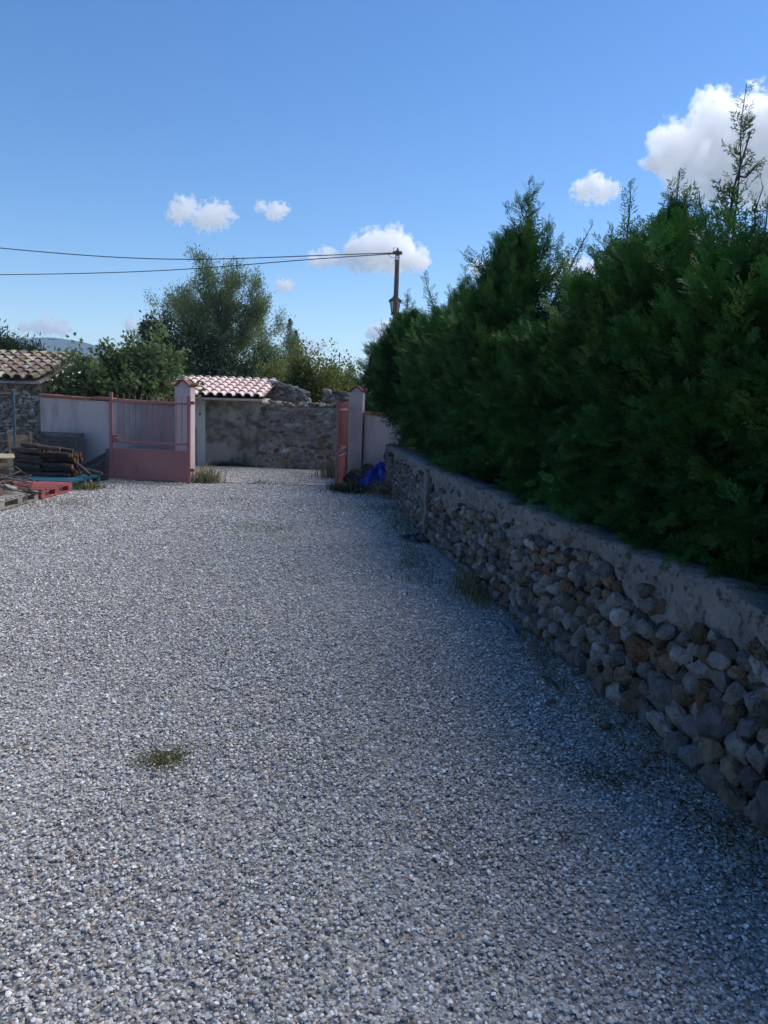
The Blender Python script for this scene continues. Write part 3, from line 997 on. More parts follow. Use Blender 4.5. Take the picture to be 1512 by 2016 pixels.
rp_ = thing("boundary_wall", "pink rendered wall with red coping between the right pillar and the conifers", "wall", (0.1, 15.3, 0))
A2, B2 = (-0.47, 15.86), (0.75, 14.75)
mb = MB()
wall_run(mb, A2, B2, -0.05, 1.375, 1.32, 0.2)
mb.build("rendered_body", M['pink'], rp_, bevel=0.01)
mb = MB()
coping_run(mb, A2, B2, 1.405, 1.35, 0.2, 4)
mb.build("coping", M['tile_red'], rp_, bevel=0.008)

def pillar(cx, cy, w, h, ang, label):
    t = thing("gate_pillar", label, "gate pillar", (cx, cy, 0), "pillars of the gateway")
    mb = MB()
    mb.box((cx, cy, h / 2 - 0.02), (w, w, h + 0.04), rotz(ang))
    mb.build("shaft", M['pillar'], t, bevel=0.008)
    # one round clay tile laid over the top with upturned edges
    xs = np.linspace(-1, 1, 25)
    hw = w * 0.68
    prof = 0.055 * np.cos(xs * np.pi * 1.15) + np.where(np.abs(xs) > 0.8, 0.05 * (np.abs(xs) - 0.8) / 0.2, 0)
    P = np.zeros((12, 50, 3))
    for j, yy in enumerate(np.linspace(-hw, hw, 12)):
        P[j, :25, 0] = xs * hw
        P[j, :25, 2] = prof + 0.03
        P[j, 25:, 0] = xs[::-1] * hw
        P[j, 25:, 2] = prof[::-1]
        P[j, :, 1] = yy
    Q = P.reshape(-1, 3) @ rotz(ang).T + np.array([cx, cy, h + 0.045])
    mb = MB()
    Q = Q.reshape(12, 50, 3)
    mb.grid(np.concatenate([Q, Q[:, :1]], 1))
    for jj, rev in ((0, 1), (11, -1)):
        for q in range(24):
            f = (q, q + 1, 48 - q, 49 - q)
            mb.add(Q[jj][list(f)], [(0, 1, 2, 3)[::rev]])
    # mortar bed under the tile
    mb.build("cap_tile", M['tile_cap'], t, smooth=False)
    bed = MB()
    xs = np.linspace(-1, 1, 13) * w / 2 * 0.98
    pr = 0.055 * np.cos(xs / hw * np.pi * 1.15)
    for q in range(12):
        z0, z1 = h, h + 0.043 + min(pr[q], pr[q + 1])
        if z1 > z0 + 0.004:
            c = np.array([(xs[q] + xs[q + 1]) / 2, 0, (z0 + z1) / 2])
            bed.box(c @ rotz(ang).T + np.array([cx, cy, 0]), (xs[1] - xs[0] - 0.0005, w * 0.97, z1 - z0), rotz(ang))
    bed.build("mortar_bed", M['pillar'], t)
    return t
pillar(-3.81, 14.62, 0.30, 1.80, -0.04, "pink pillar with a curved clay cap tile at the closed leaf's hinge")
pillar(-0.62, 15.92, 0.28, 1.82, -0.12, "pink pillar with a curved clay cap tile beside the conifers")

# ------------------------------------------------------------------ gate leaves
def gate_leaf(label, w=1.50, name="gate_leaf"):
    """local: hinge stile at x=0, free end at x=-w, face in XZ plane"""
    t = thing(name, label, "gate", (0, 0, 0), "leaves of the gateway")
    def part(nm, fn, m, bevel=0.004, parent=None):
        mb = MB()
        fn(mb)
        return mb.build(nm, m, parent or t, bevel=bevel, local=True)
    part("stile", lambda b: b.box((-0.03, 0, 0.80), (0.06, 0.05, 1.60)), M['gate'])
    part("stile", lambda b: b.box((-w + 0.03, 0, 0.83), (0.06, 0.05, 1.58)), M['gate'])
    for z in (1.46, 0.72):
        part("rail", lambda b: b.box((-w / 2, 0, z), (w - 0.13, 0.035, 0.04)), M['gate'])
    for z in (0.585, 0.06):
        part("rail", lambda b: b.box((-w / 2, 0, z), (w - 0.13, 0.035, 0.035)), M['gate'])
    nb = 12
    for k in range(nb):
        x = -0.06 - (w - 0.12) * (k + 0.9) / (nb + 0.8)
        b = MB()
        zt = 1.60 + 0.012 * math.sin(k * 2.1)
        b.tube([(x, 0.0, 0.73), (x, 0, 1.1), (x, 0, zt - 0.02), (x, 0, zt)], [0.0075, 0.0075, 0.0075, 0.002], 8)
        b.build("bar", M['gate_bar'], t, smooth=True, local=True)
    part("sheet_panel", lambda b: b.box((-w / 2, -0.006, 0.322), (w - 0.124, 0.006, 0.49)), M['gate'], 0.002)
    lk = part("lock_box", lambda b: b.box((-w + 0.115, -0.012, 0.79), (0.10, 0.05, 0.11)), M['gate_bar'])
    def handle(b):
        b.tube([(-w + 0.125, -0.04, 0.80), (-w + 0.125, -0.075, 0.80), (-w + 0.135, -0.08, 0.80), (-w + 0.19, -0.08, 0.795)], 0.008, 8)
    hb = MB()
    handle(hb)
    hb.build("handle", M['steel'], lk, smooth=True, local=True)
    for x in (-0.24, -0.62, -1.27):
        part("rust_tie", lambda b: b.box((x, -0.012, 0.565), (0.008, 0.005, 0.085)), M['steel'], 0)
    for z in (0.25, 1.48):
        part("hinge", lambda b: b.box((0.035, 0.02, z), (0.07, 0.045, 0.06)), M['gate_bar'])
    return t
gl = gate_leaf("faded red metal gate leaf facing the viewer, folded back against the pink wall")
gl.location = (-3.60, 14.16, 0.02)
gl.rotation_euler = (0, R(0.4), R(-2.0))
gr_ = copy_tree(gl)
gr_["label"] = "faded red metal gate leaf seen edge on, swung open beside the right pillar"
gr_.location = (-0.80, 15.66, 0.0)
gr_.rotation_euler = (0, 0, R(86))

# ------------------------------------------------------------------ tiled roofs
def tile_roof(mb, x0, x1, y0, z0, y1, z1, pitch_w, course, seed, jitter=0.0, roughc=0.25, hue=1.0):
    """rows of round canal tiles running up from the eave (y0,z0) to the ridge (y1,z1)"""
    gg = np.random.default_rng(seed)
    L = math.hypot(y1 - y0, z1 - z0)
    up = np.array([0, (y1 - y0) / L, (z1 - z0) / L])
    nr = np.array([0, -up[2], up[1]])
    xx = np.array([1.0, 0, 0])
    ncol = int((x1 - x0) / pitch_w)
    nrow = int(L / course) + 1
    a = np.linspace(-1, 1, 11)
    r = pitch_w * 0.34
    for c in range(ncol):
        xc = x0 + (c + 0.5) * pitch_w
        for k in range(nrow):
            s0 = k * course + gg.normal() * jitter * 0.5 - (0.05 if k == 0 else 0)
            s1 = min(s0 + course * 1.18, L)
            if s1 <= s0 + 0.02:
                continue
            dx, da = gg.normal() * jitter * 0.4, gg.normal() * jitter * 0.25
            colr = np.array([1, 1, 1]) * (1 - roughc / 2 + roughc * gg.random()) * np.array([1, 1 + 0.06 * hue * gg.normal(), 1 + 0.08 * hue * gg.normal()])
            P = np.zeros((2, 11, 3))
            Pu = np.zeros((2, 11, 3))
            for e, (s, rad, lift) in enumerate(((s0, r * 1.08, 0.028), (s1, r * 0.92, 0.004))):
                cx = xc + dx + da * (s - s0)
                base = np.array([cx, y0, z0]) + up * s
                ang = a * np.pi / 2
                P[e] = base + xx * (np.sin(ang) * rad * 1.12)[:, None] + nr * (np.cos(ang) * rad + lift)[:, None]
                Pu[e] = P[e] - nr * 0.014 - xx * (np.sin(ang) * 0.008)[:, None]
            mb.grid(P, colr)
            mb.grid(Pu[:, ::-1], colr)
            for q in range(10):        # front lip
                mb.add([P[0, q], P[0, q + 1], Pu[0, q + 1], Pu[0, q]], [(3, 2, 1, 0)], colr)
        # under-channel tile between the covers
        xm = x0 + (c + 1.0) * pitch_w
        for k in range(nrow):
            s0, s1 = k * course + 0.03, min((k + 1) * course + 0.06, L)
            if s1 <= s0:
                continue
            P = np.zeros((2, 11, 3))
            for e, (s, lift) in enumerate(((s0, 0.022), (s1, 0.002))):
                base = np.array([xm, y0, z0]) + up * s
                ang = a * np.pi / 2
                P[e] = base + xx * (np.sin(ang) * r * 0.95)[:, None] + nr * (-np.cos(ang) * r * 0.55 + r * 0.55 + lift)[:, None]
            mb.grid(P, np.array([1, 1, 1]) * (0.75 + 0.2 * gg.random()))

# the white house with pink tiles
hs = thing("house", "low white house with a pink tiled roof, cream gutter and downpipe beyond the gate", "house", (-6, 19, 0))
HX0, HXM, HX1, HY = -9.6, -4.33, -2.98, 18.42
mb = MB()
mb.box(((HX0 + HXM) / 2, HY + 1.6, 0.80), (HXM - HX0, 3.2, 1.72))
mb.build("wall", M['white'], hs, bevel=0.02)
mb = MB()
xs, zs_ = np.linspace(HXM + 0.002, HX1, 46), np.linspace(-0.05, 1.66, 50)
P = np.zeros((len(zs_), len(xs), 3))
P[..., 0], P[..., 2] = np.meshgrid(xs, zs_)
q = np.stack([P[..., 0], P[..., 2]], -1)
P[..., 1] = HY + 0.10 + 0.018 * fbm(q, 9, 2.6, 5, 0.6)
mb.grid(P)
mb.box(((HXM + HX1) / 2 + 0.02, HY + 1.75, 0.80), (HX1 - HXM - 0.02, 3.0, 1.70))
mb.build("rubble_wall", M['old_render'], hs, smooth=True)
mb = MB()
RY0, RZ0, RY1, RZ1 = HY - 0.30, 1.66, HY + 2.3, 2.14
tile_roof(mb, HX0, HX1 + 0.06, RY0, RZ0, RY1, RZ1, 0.215, 0.40, 5, 0.008, 0.22, 0.3)
rf = mb.build("roof", M['tile_new'], hs, smooth=True)
mb = MB()
mb.add([(HX0, RY0 + 0.02, RZ0 - 0.03), (HX1 + 0.05, RY0 + 0.02, RZ0 - 0.03), (HX1 + 0.05, RY1, RZ1 - 0.03), (HX0, RY1, RZ1 - 0.03),
        (HX0, RY0 + 0.02, RZ0 - 0.07), (HX1 + 0.05, RY0 + 0.02, RZ0 - 0.07), (HX1 + 0.05, RY1, RZ1 - 0.07), (HX0, RY1, RZ1 - 0.07)],
       [(0, 1, 2, 3), (7, 6, 5, 4), (4, 5, 1, 0), (5, 6, 2, 1), (6, 7, 3, 2), (7, 4, 0, 3)])
mb.build("roof_deck", M['dark_pipe'], rf)
mb = MB()
nn_ = 9
P = np.zeros((2, nn_ * 2, 3))
an = np.linspace(np.pi, 2 * np.pi, nn_)
for e, x in enumerate((HX0, HX1 + 0.08)):
    P[e, :nn_, 0] = x
    P[e, :nn_, 1] = RY0 - 0.05 + np.cos(an) * 0.055
    P[e, :nn_, 2] = RZ0 - 0.035 + np.sin(an) * 0.055
    P[e, nn_:, 0] = x
    P[e, nn_:, 1] = RY0 - 0.05 + np.cos(an[::-1]) * 0.050
    P[e, nn_:, 2] = RZ0 - 0.035 + np.sin(an[::-1]) * 0.050
mb.grid(np.concatenate([P, P[:, :1]], 1)[:, ::-1])
mb.add(P[1, :nn_], [tuple(range(nn_))])
gt = mb.build("gutter", M['gutter'], hs, smooth=True)
mb = MB()
dpx = -4.56
mb.tube([(dpx + 0.03, RY0 - 0.05, 1.58), (dpx + 0.03, RY0 - 0.04, 1.53), (dpx - 0.01, RY0 + 0.08, 1.45), (dpx - 0.02, HY - 0.06, 1.36), (dpx - 0.02, HY - 0.055, 1.2), (dpx - 0.02, HY - 0.055, 0.86)], 0.045, 12)
dp_ = mb.build("downpipe", M['gutter'], hs, smooth=True)
mb = MB()
mb.tube([(dpx - 0.02, HY - 0.055, 0.90), (dpx - 0.02, HY - 0.055, 0.88), (dpx - 0.02, HY - 0.055, 0.0)], [0.058, 0.055, 0.055], 12)
mb.build("cast_iron_foot", M['dark_pipe'], dp_, smooth=True)

# the barn at the far left
bn = thing("barn", "old stone barn with a lichen-stained canal tile roof at the left edge", "barn", (-9, 17, 0))
BX1, BY = -7.28, 16.25
mb = MB()
mb.box(((BX1 - 12) / 2, BY + 2.0, 0.90), (12 + BX1 - 0.02, 3.9, 1.94))
mb.build("wall_core", M['old_mortar'], bn)
mb = MB()
rubble(mb, lambda s: np.array([-10.4 + s, BY]), lambda s: np.array([0, -1.0]), 0, 10.4 + BX1, 0.0, lambda s: 1.80, (0.085, 0.075), (0.17, 0.16), 2, 61, 0.35, None, 1.04, 0.012, 0.5)
mb.build("stonework", M['stone'], bn, smooth=False)
mb = MB()
tile_roof(mb, -11.0, BX1 + 0.13, BY - 0.22, 1.88, BY + 2.1, 2.52, 0.235, 0.30, 8, 0.022, 0.5)
rf = mb.build("roof", M['tile_old'], bn, smooth=True)
mb = MB()
mb.add([(-11, BY - 0.18, 1.83), (BX1 + 0.1, BY - 0.18, 1.83), (BX1 + 0.1, BY + 2.1, 2.45), (-11, BY + 2.1, 2.45),
        (-11, BY - 0.18, 1.78), (BX1 + 0.1, BY - 0.18, 1.78), (BX1 + 0.1, BY + 2.1, 2.40), (-11, BY + 2.1, 2.40)],
       [(0, 1, 2, 3), (7, 6, 5, 4), (4, 5, 1, 0), (5, 6, 2, 1), (6, 7, 3, 2), (7, 4, 0, 3)])
mb.build("roof_deck", M['old_mortar'], rf)

# rubble wall across the lane and the ruin behind it
st = thing("rubble_wall", "rough rubble stone wall facing the gateway across the lane", "wall", (-1.2, 18.2, 0))
mb = MB()
mb.box((0.30, 18.45, 0.72), (6.5, 0.42, 1.50))
mb.build("mortar", M['old_mortar'], st)
mb = MB()
topz = lambda s: 1.50 + 0.05 * math.sin(s * 3.1) + 0.04 * math.sin(s * 7.7)
rubble(mb, lambda s: np.array([-2.97 + s, 18.26]), lambda s: np.array([0, -1.0]), 0, 6.3, 0.0, topz, (0.085, 0.095), (0.17, 0.20), 3, 71, 0.4, None, 1.02, 0.030, 0.55)
# loose stones along the broken top
gg = np.random.default_rng(3)
for s in np.arange(0, 6.3, 0.13):
    k = 0.05 + 0.05 * gg.random()
    mb.add(rock_verts((k * 1.3, k * 1.3, k), int(gg.integers(1e9)), 2, 13, 0.18) + np.array([-2.97 + s, 18.35 + 0.06 * gg.normal(), 1.49 + k * 0.4]), ICO[2][1], stone_col(gg, 0.2) * 1.15)
mb.build("stonework", M['stone'], st, smooth=False)

def ruin(label, x0, x1, y, tops, seed):
    t = thing("ruined_wall", label, "wall", ((x0 + x1) / 2, y, 0), "broken walls behind the rubble wall")
    tz = lambda s: float(np.interp(s, np.linspace(0, x1 - x0, len(tops)), tops))
    mb = MB()
    n = 30
    P = np.zeros((n, 4, 3))
    for i, s in enumerate(np.linspace(0, x1 - x0, n)):
        z = tz(s) - 0.05
        P[i] = [(x0 + s, y, 0), (x0 + s, y, z), (x0 + s, y + 0.4, z), (x0 + s, y + 0.4, 0)]
    mb.grid(P)
    mb.add(P[0], [(0, 1, 2, 3)])
    mb.add(P[-1], [(3, 2, 1, 0)])
    mb.build("mortar", M['old_mortar'], t)
    mb = MB()
    rubble(mb, lambda s: np.array([x0 + s, y - 0.02]), lambda s: np.array([0, -1.0]), 0, x1 - x0, 1.1, tz, (0.085, 0.085), (0.17, 0.17), 2, seed, 0.4, None, 1.02, 0.02, 0.3)
    gg = np.random.default_rng(seed)
    for s in np.arange(0.05, x1 - x0, 0.11):
        k = 0.06 + 0.05 * gg.random()
        mb.add(rock_verts((k * 1.3, k * 1.5, k), int(gg.integers(1e9)), 2, 13, 0.2) + np.array([x0 + s, y + 0.15 + 0.08 * gg.normal(), tz(s) - 0.03]), ICO[2][1], stone_col(gg) * 0.9)
    mb.build("stonework", M['stone'], t, smooth=False)
ruin("broken stub of grey stone wall next to the pink tiled roof", -3.02, -1.98, 19.8, (2.08, 2.08, 2.02, 1.98, 1.93, 1.86, 1.72), 81)
ruin("jagged ruin of grey stone wall right of the pale shrub", -1.64, 0.6, 19.8, (1.86, 1.90, 1.88, 1.78, 1.62, 1.60, 1.72, 1.86, 1.85, 1.8, 1.8), 82)

# ------------------------------------------------------------------ broadleaf trees and shrubs
def leaf_template(kind_):
    if kind_ == 'lobed':
        a = np.array([(0, 0, 0), (0.28, 0.34, 0.03), (0.42, 0.18, 0.0), (0.72, 0.42, 0.05), (0.66, 0.16, 0.01), (1.0, 0, -0.06),
                      (0.66, -0.16, 0.01), (0.72, -0.42, 0.05), (0.42, -0.18, 0.0), (0.28, -0.34, 0.03)], float)
        return a, np.array([(0, 1, 2), (2, 3, 4), (0, 2, 4), (0, 4, 5), (0, 5, 6), (0, 6, 8), (6, 7, 8), (0, 8, 9)])
    if kind_ == 'oval':
        a = np.array([(0, 0, 0), (0.35, 0.24, 0.06), (0.75, 0.17, 0.03), (1, 0, -0.05), (0.75, -0.17, 0.03), (0.35, -0.24, 0.06)], float)
        return a, np.array([(0, 1, 5), (1, 2, 4), (1, 4, 5), (2, 3, 4)])
    a = np.array([(0, 0, 0), (0.45, 0.11, 0.02), (1, 0, -0.04), (0.45, -0.11, 0.02)], float)
    return a, np.array([(0, 1, 2), (0, 2, 3)])
def leaves(mb, kind_, pos, dirs, size, cols, gg, rollj=1.0):
    place_sprays(mb, leaf_template(kind_), np.asarray(pos), np.asarray(dirs), np.asarray(size), np.asarray(cols), gg, rollj)

def grow(gg, p, d, L, r, lev, spec, wood, twigs):
    """recursive limb; wood collects (path, radii), twigs collects (point, direction)"""
    n = 5
    path, dd = [p], d / np.linalg.norm(d)
    for k in range(n):
        dd = dd + gg.normal(size=3) * spec['wob'] + np.array([0, 0, spec['up'][min(lev, len(spec['up']) - 1)]])
        dd /= np.linalg.norm(dd)
        path.append(path[-1] + dd * L / n)
    path = np.array(path)
    r1 = r * (0.55 if lev < spec['levels'] else 0.3)
    wood.append((path, np.linspace(r, r1, n + 1), lev))
    if lev >= spec['levels']:
        for k in range(spec['tw']):
            t = gg.random()
            i = min(n - 1, int(t * n))
            twigs.append((path[i] + (path[i + 1] - path[i]) * (t * n - i), dd))
        return
    nb = spec['kids'][lev]
    for k in range(nb):
        f = spec['from'][lev] + (1 - spec['from'][lev]) * (k + gg.random() * 0.8) / nb
        i = min(n - 1, int(f * n))
        q = path[i] + (path[i + 1] - path[i]) * (f * n - i)
        az = k * 2.4 + gg.random() * 1.2
        ref = np.array([math.cos(az), math.sin(az), 0])
        side = ref - dd * (ref @ dd)
        side /= np.linalg.norm(side) + 1e-9
        sp = spec['spread'][lev] * (0.75 + 0.5 * gg.random())
        nd = dd * math.cos(sp) + side * math.sin(sp)
        grow(gg, q, nd, L * spec['ratio'][lev] * (0.75 + 0.45 * gg.random()), r1 * 0.85 * (0.7 + 0.3 * gg.random()), lev + 1, spec, wood, twigs)

def tree(name, label, cat, base, H, spec, leafkind, leafsize, leaf_n, cols, seed, mleaf='leaf', group=None, spread=0.1, hang=0.0, trunk_r=None, d0=(0, 0, 1), stems=1, minr=0.004, W=None, ykeep=None, ysq=1.0):
    gg = np.random.default_rng(seed)
    t = thing(name, label, cat, base, group)
    wood, twigs = [], []
    for s_ in range(stems):
        d = np.array(d0, float) + (gg.normal(size=3) * [0.45, 0.45, 0] if stems > 1 else 0)
        grow(gg, np.array(base, float), d, H * spec.get('trunk', 0.5), trunk_r or H * 0.022, 0, spec, wood, twigs)
    Pz = np.array([q[0] for q in twigs]) - np.array(base)
    sc_ = np.array([1.0, 1.0, H / np.percentile(Pz[:, 2], 99.3)])
    if W:
        sc_[:2] = W / (np.percentile(Pz[:, 0], 98.5) - np.percentile(Pz[:, 0], 1.5))
    sc_[1] *= ysq
    bs = np.array(base)
    off_ = np.array([-(np.percentile(Pz[:, 0], 98.5) + np.percentile(Pz[:, 0], 1.5)) / 2 * sc_[0], 0, 0]) if W else np.zeros(3)
    def fit(p):
        p = np.asarray(p) - bs
        return bs + p * sc_ + off_ * np.clip(p[..., 2:3] * sc_[2] / H, 0, 1)
    wood = [(fit(a), b_, c_) for a, b_, c_ in wood]
    twigs = [(fit(a), b_) for a, b_ in twigs]
    tb = MB()
    for path, rad, lev in wood:
        if rad[0] > minr:
            tb.tube(path, rad, 7 if lev == 0 else 5 if lev == 1 else 3, cap=False)
    tb.build("trunk", M['bark'], t, smooth=True)
    lb = MB()
    P = np.array([q[0] for q in twigs])
    D = np.array([q[1] for q in twigs])
    k = leaf_n
    P = np.repeat(P, k, 0) + gg.normal(size=(len(P) * k, 3)) * spread
    D = np.repeat(D, k, 0) + gg.normal(size=(len(D) * k, 3)) * 0.75 + np.array([0, 0, -hang])
    if ykeep:
        kp = P[:, 1] > ykeep
        P, D = P[kp], D[kp]
    cols = np.asarray(cols)
    C = cols[gg.integers(0, len(cols), len(P))] * (0.75 + 0.5 * gg.random((len(P), 1)))
    leaves(lb, leafkind, P, D, leafsize * (0.6 + 0.7 * gg.random(len(P))), C, gg)
    lb.build("crown", M[mleaf], t)
    return t

OLIVE = [(0.12, 0.18, 0.068), (0.15, 0.21, 0.08), (0.10, 0.155, 0.06), (0.18, 0.225, 0.09)]
FIGC = [(0.115, 0.17, 0.068), (0.15, 0.21, 0.085), (0.09, 0.14, 0.055), (0.19, 0.25, 0.105)]
DARKC = [(0.020, 0.045, 0.020), (0.03, 0.062, 0.026), (0.016, 0.036, 0.018), (0.045, 0.078, 0.032)]
PALEC = [(0.13, 0.17, 0.035), (0.17, 0.20, 0.045), (0.10, 0.14, 0.03), (0.20, 0.20, 0.05)]

# tall feathery tree
spec = dict(levels=4, kids=(8, 7, 5, 4), spread=(0.62, 0.50, 0.42, 0.4), ratio=(0.80, 0.55, 0.50, 0.5), wob=0.10, up=(0.05, 0.12, 0.10, 0.08, 0.06), tw=3, trunk=0.42)
spec['from'] = (0.25, 0.2, 0.2, 0.2)
b = at(438, 528, 38)
tree("elm_tree", "tall feathery tree with ascending limbs rising behind the dark evergreens", "tree", (b[0], 38, 0), b[2], spec, 'slim', 0.16, 22, OLIVE, 501, spread=0.17, minr=0.014, W=5.8)
# dark evergreens in front of it
ES = dict(levels=3, kids=(10, 8, 6), spread=(0.95, 0.8, 0.7), ratio=(0.50, 0.5, 0.5), wob=0.12, up=(0.05, 0.06, 0.06, 0.06), tw=6, trunk=0.78)
ES['from'] = (0.10, 0.15, 0.15)
for px_, Y, topy, wpx, lab, sd in ((347, 31, 640, 105, "dark evergreen tree behind the fig, leftmost of the dark clump", 511), (402, 33, 668, 110, "dark evergreen tree straight above the pink roof's left end", 512),
                              (452, 32, 700, 100, "rounded dark evergreen above the middle of the pink roof", 513), (500, 34, 712, 90, "dark evergreen tree above the pink roof's right end", 514)):
    p = at(px_, topy, Y)
    tree("evergreen_tree", lab, "tree", (p[0], Y, 0), p[2], ES, 'oval', 0.12, 10, DARKC, sd, 'dark_leaf', "dark evergreens behind the house", spread=0.17, W=wpx / FPX * Y)
p = at(308, 642, 33)
tree("evergreen_tree", "slender dark evergreen spire left of the dark clump", "tree", (p[0], 33, 0), p[2], dict(ES, spread=(0.5, 0.5, 0.5), ratio=(0.28, 0.5, 0.5)), 'oval', 0.11, 8, DARKC, 515, 'dark_leaf', "dark evergreens behind the house", spread=0.12, W=34 / FPX * 33)

def cypress(label, px_, topy, boty, Y, wpx, seed):
    gg = np.random.default_rng(seed)
    tp, bt = at(px_, topy, Y), at(px_, boty, Y)
    w = wpx / FPX * Y / 2
    t = thing("cypress_tree", label, "cypress", (tp[0], Y, 0), "slim cypresses on the skyline")
    mb = MB()
    mb.tube([(tp[0], Y, 0), (tp[0], Y, tp[2] * 0.6), (tp[0], Y, tp[2] - 0.3)], [0.12, 0.07, 0.01], 6)
    mb.build("trunk", M['bark'], t)
    mb = MB()
    n = 2200
    f = gg.random(n) ** 0.9
    z = 0.4 + (tp[2] - 0.4) * f
    r = w * np.clip(1.9 * (1 - f) ** 0.75, 0, 1) * np.minimum(1, f * 6 + 0.2)
    th = gg.random(n) * 6.283
    lump = 1 + 0.25 * np.sin(z * 3.1 + th * 2) + 0.12 * gg.normal(size=n)
    pos = np.stack([tp[0] + np.cos(th) * r * lump * np.sqrt(gg.random(n)), Y + np.sin(th) * r * lump, z], 1)
    d = np.stack([np.cos(th) * 0.35, np.sin(th) * 0.35, np.ones(n)], 1) + gg.normal(size=(n, 3)) * 0.2
    place_sprays(mb, SPRAYS[1], pos, d, (0.34 - 0.22 * f) * (0.6 + 0.6 * gg.random(n)), np.array(DARKC)[gg.integers(0, 4, n)] * 0.8, gg, 1.5)
    mb.build("crown", M['dark_leaf'], t)
cypress("taller of the two slim dark cypress spires left of the pale shrub", 571, 630, 740, 45, 44, 521)
cypress("shorter of the two slim dark cypress spires, on the right", 583, 652, 740, 46, 34, 522)

# fig tree over the pink wall
FS = dict(levels=3, kids=(9, 7, 5), spread=(0.9, 0.75, 0.6), ratio=(0.80, 0.6, 0.55), wob=0.13, up=(0.02, 0.05, 0.08, 0.12), tw=4, trunk=0.50)
FS['from'] = (0.35, 0.2, 0.2)
fg = at(232, 682, 17.0)
tree("fig_tree", "broad leafy fig tree leaning over the pink wall beside the barn", "tree", (fg[0], 17.0, 0), fg[2], FS, 'lobed', 0.115, 5, FIGC, 531, spread=0.09, hang=0.35, stems=5, trunk_r=0.05, W=2.25, ykeep=15.45, ysq=0.62)

# yellow-green shrubs behind the ruin
SS = dict(levels=3, kids=(6, 5, 4), spread=(0.55, 0.55, 0.6), ratio=(0.75, 0.6, 0.55), wob=0.13, up=(0.06, 0.07, 0.05, 0.02), tw=4, trunk=0.50)
SS['from'] = (0.3, 0.2, 0.2)
def shrub(label, px_, topy, Y, wpx, seed, n=6):
    p = at(px_, topy, Y)
    tree("shrub", label, "shrub", (p[0], Y, 0), p[2], SS, 'oval', 0.085, n, PALEC, seed, stems=4, spread=0.13, trunk_r=0.03, group="pale shrubs behind the ruin", W=wpx / FPX * Y)
shrub("pale yellow-green shrub with thin stems growing between the two ruins", 606, 690, 21.2, 90, 541)
shrub("pale yellow-green shrub low behind the jagged ruin", 655, 722, 22.5, 100, 542)
shrub("pale yellow-green shrub beside the pink roof's right end", 540, 716, 23.5, 70, 543)
tree("small_tree", "small dark open tree on the skyline left of the conifers", "tree", (at(672, 720, 30)[0], 30, 0), at(672, 706, 30)[2], dict(SS, trunk=0.5), 'oval', 0.11, 3, [(0.03, 0.05, 0.02), (0.05, 0.075, 0.025)], 544, spread=0.12, trunk_r=0.06, W=1.0)
# round pine at the far left
p = at(12, 657, 27)
tree("pine_tree", "rounded dark pine top showing above the barn roof", "tree", (p[0] - 0.35, 27, 0), p[2], ES, 'slim', 0.20, 14, [(0.02, 0.05, 0.015), (0.035, 0.07, 0.02)], 551, 'dark_leaf', spread=0.18, W=2.1)

# ------------------------------------------------------------------ pole, lantern, cables
pl = thing("utility_pole", "weathered wooden utility pole with a pointed top behind the conifers", "pole", (0.10, 20, 0))
mb = MB()
top_ = at(783, 487, 20)
PX = top_[0]
mb.tube([(PX - 0.02, 20, 0), (PX - 0.01, 20, 2.5), (PX, 20, top_[2] - 0.12), (PX, 20, top_[2])], [0.085, 0.075, 0.056, 0.006], 14)
mb.build("shaft", M['wood_pole'], pl, smooth=False)
mb = MB()
z_ = at(783, 498, 20)[2]
mb.box((PX, 19.985, z_), (0.23, 0.14, 0.06))
mb.build("crossarm", M['wood_pole'], pl, bevel=0.006)
mb = MB()
mb.box((PX - 0.005, 19.925, z_ - 0.13), (0.07, 0.02, 0.10))
mb.build("number_plate", M['lamp_glass'], pl, bevel=0.004)
mb = MB()
mb.tube([(PX - 0.09, 19.94, z_ + 0.04), (PX - 0.11, 19.93, z_ + 0.10), (PX - 0.05, 19.93, z_ + 0.12)], 0.006, 5)
mb.tube([(PX - 0.24, 19.95, z_ - 0.03), (PX - 0.16, 19.94, z_ - 0.12), (PX - 0.06, 19.93, z_ - 0.13)], 0.006, 5)
mb.tube([(PX - 0.06, 19.93, z_ - 0.17), (PX - 0.10, 19.93, z_ - 0.26), (PX - 0.06, 19.93, z_ - 0.29)], 0.006, 5)
mb.build("jumper_cable", M['wire'], pl, smooth=True)

lan = thing("street_lantern", "black four-sided street lantern fixed to the wooden pole", "lantern", (PX - 0.06, 20.16, 4.0))
lc = at(778, 600, 20)
LX, LY, LZ = lc[0] + 0.0, 20.22, at(778, 613, 20)[2]
mb = MB()
def frust(mb, c, z0, z1, w0, w1):
    V = [(c[0] + sx * w0, c[1] + sy * w0, z0) for sx, sy in ((-1, -1), (1, -1), (1, 1), (-1, 1))] + \
        [(c[0] + sx * w1, c[1] + sy * w1, z1) for sx, sy in ((-1, -1), (1, -1), (1, 1), (-1, 1))]
    mb.add(V, [(0, 3, 2, 1), (4, 5, 6, 7), (0, 1, 5, 4), (1, 2, 6, 5), (2, 3, 7, 6), (3, 0, 4, 7)])
frust(mb, (LX, LY), LZ + 0.01, LZ + 0.255, 0.085, 0.125)
mb.build("glass", M['lamp_glass'], lan)
mb = MB()
frust(mb, (LX, LY), LZ + 0.26, LZ + 0.29, 0.165, 0.165)
frust(mb, (LX, LY), LZ + 0.291, LZ + 0.38, 0.15, 0.06)
frust(mb, (LX, LY), LZ + 0.381, LZ + 0.43, 0.065, 0.05)
mb.tube([(LX, LY, LZ + 0.43), (LX, LY, LZ + 0.46), (LX, LY, LZ + 0.50), (LX, LY, LZ + 0.52)], [0.02, 0.012, 0.025, 0.005], 8)
mb.build("roof", M['lamp_black'], lan, bevel=0.004)
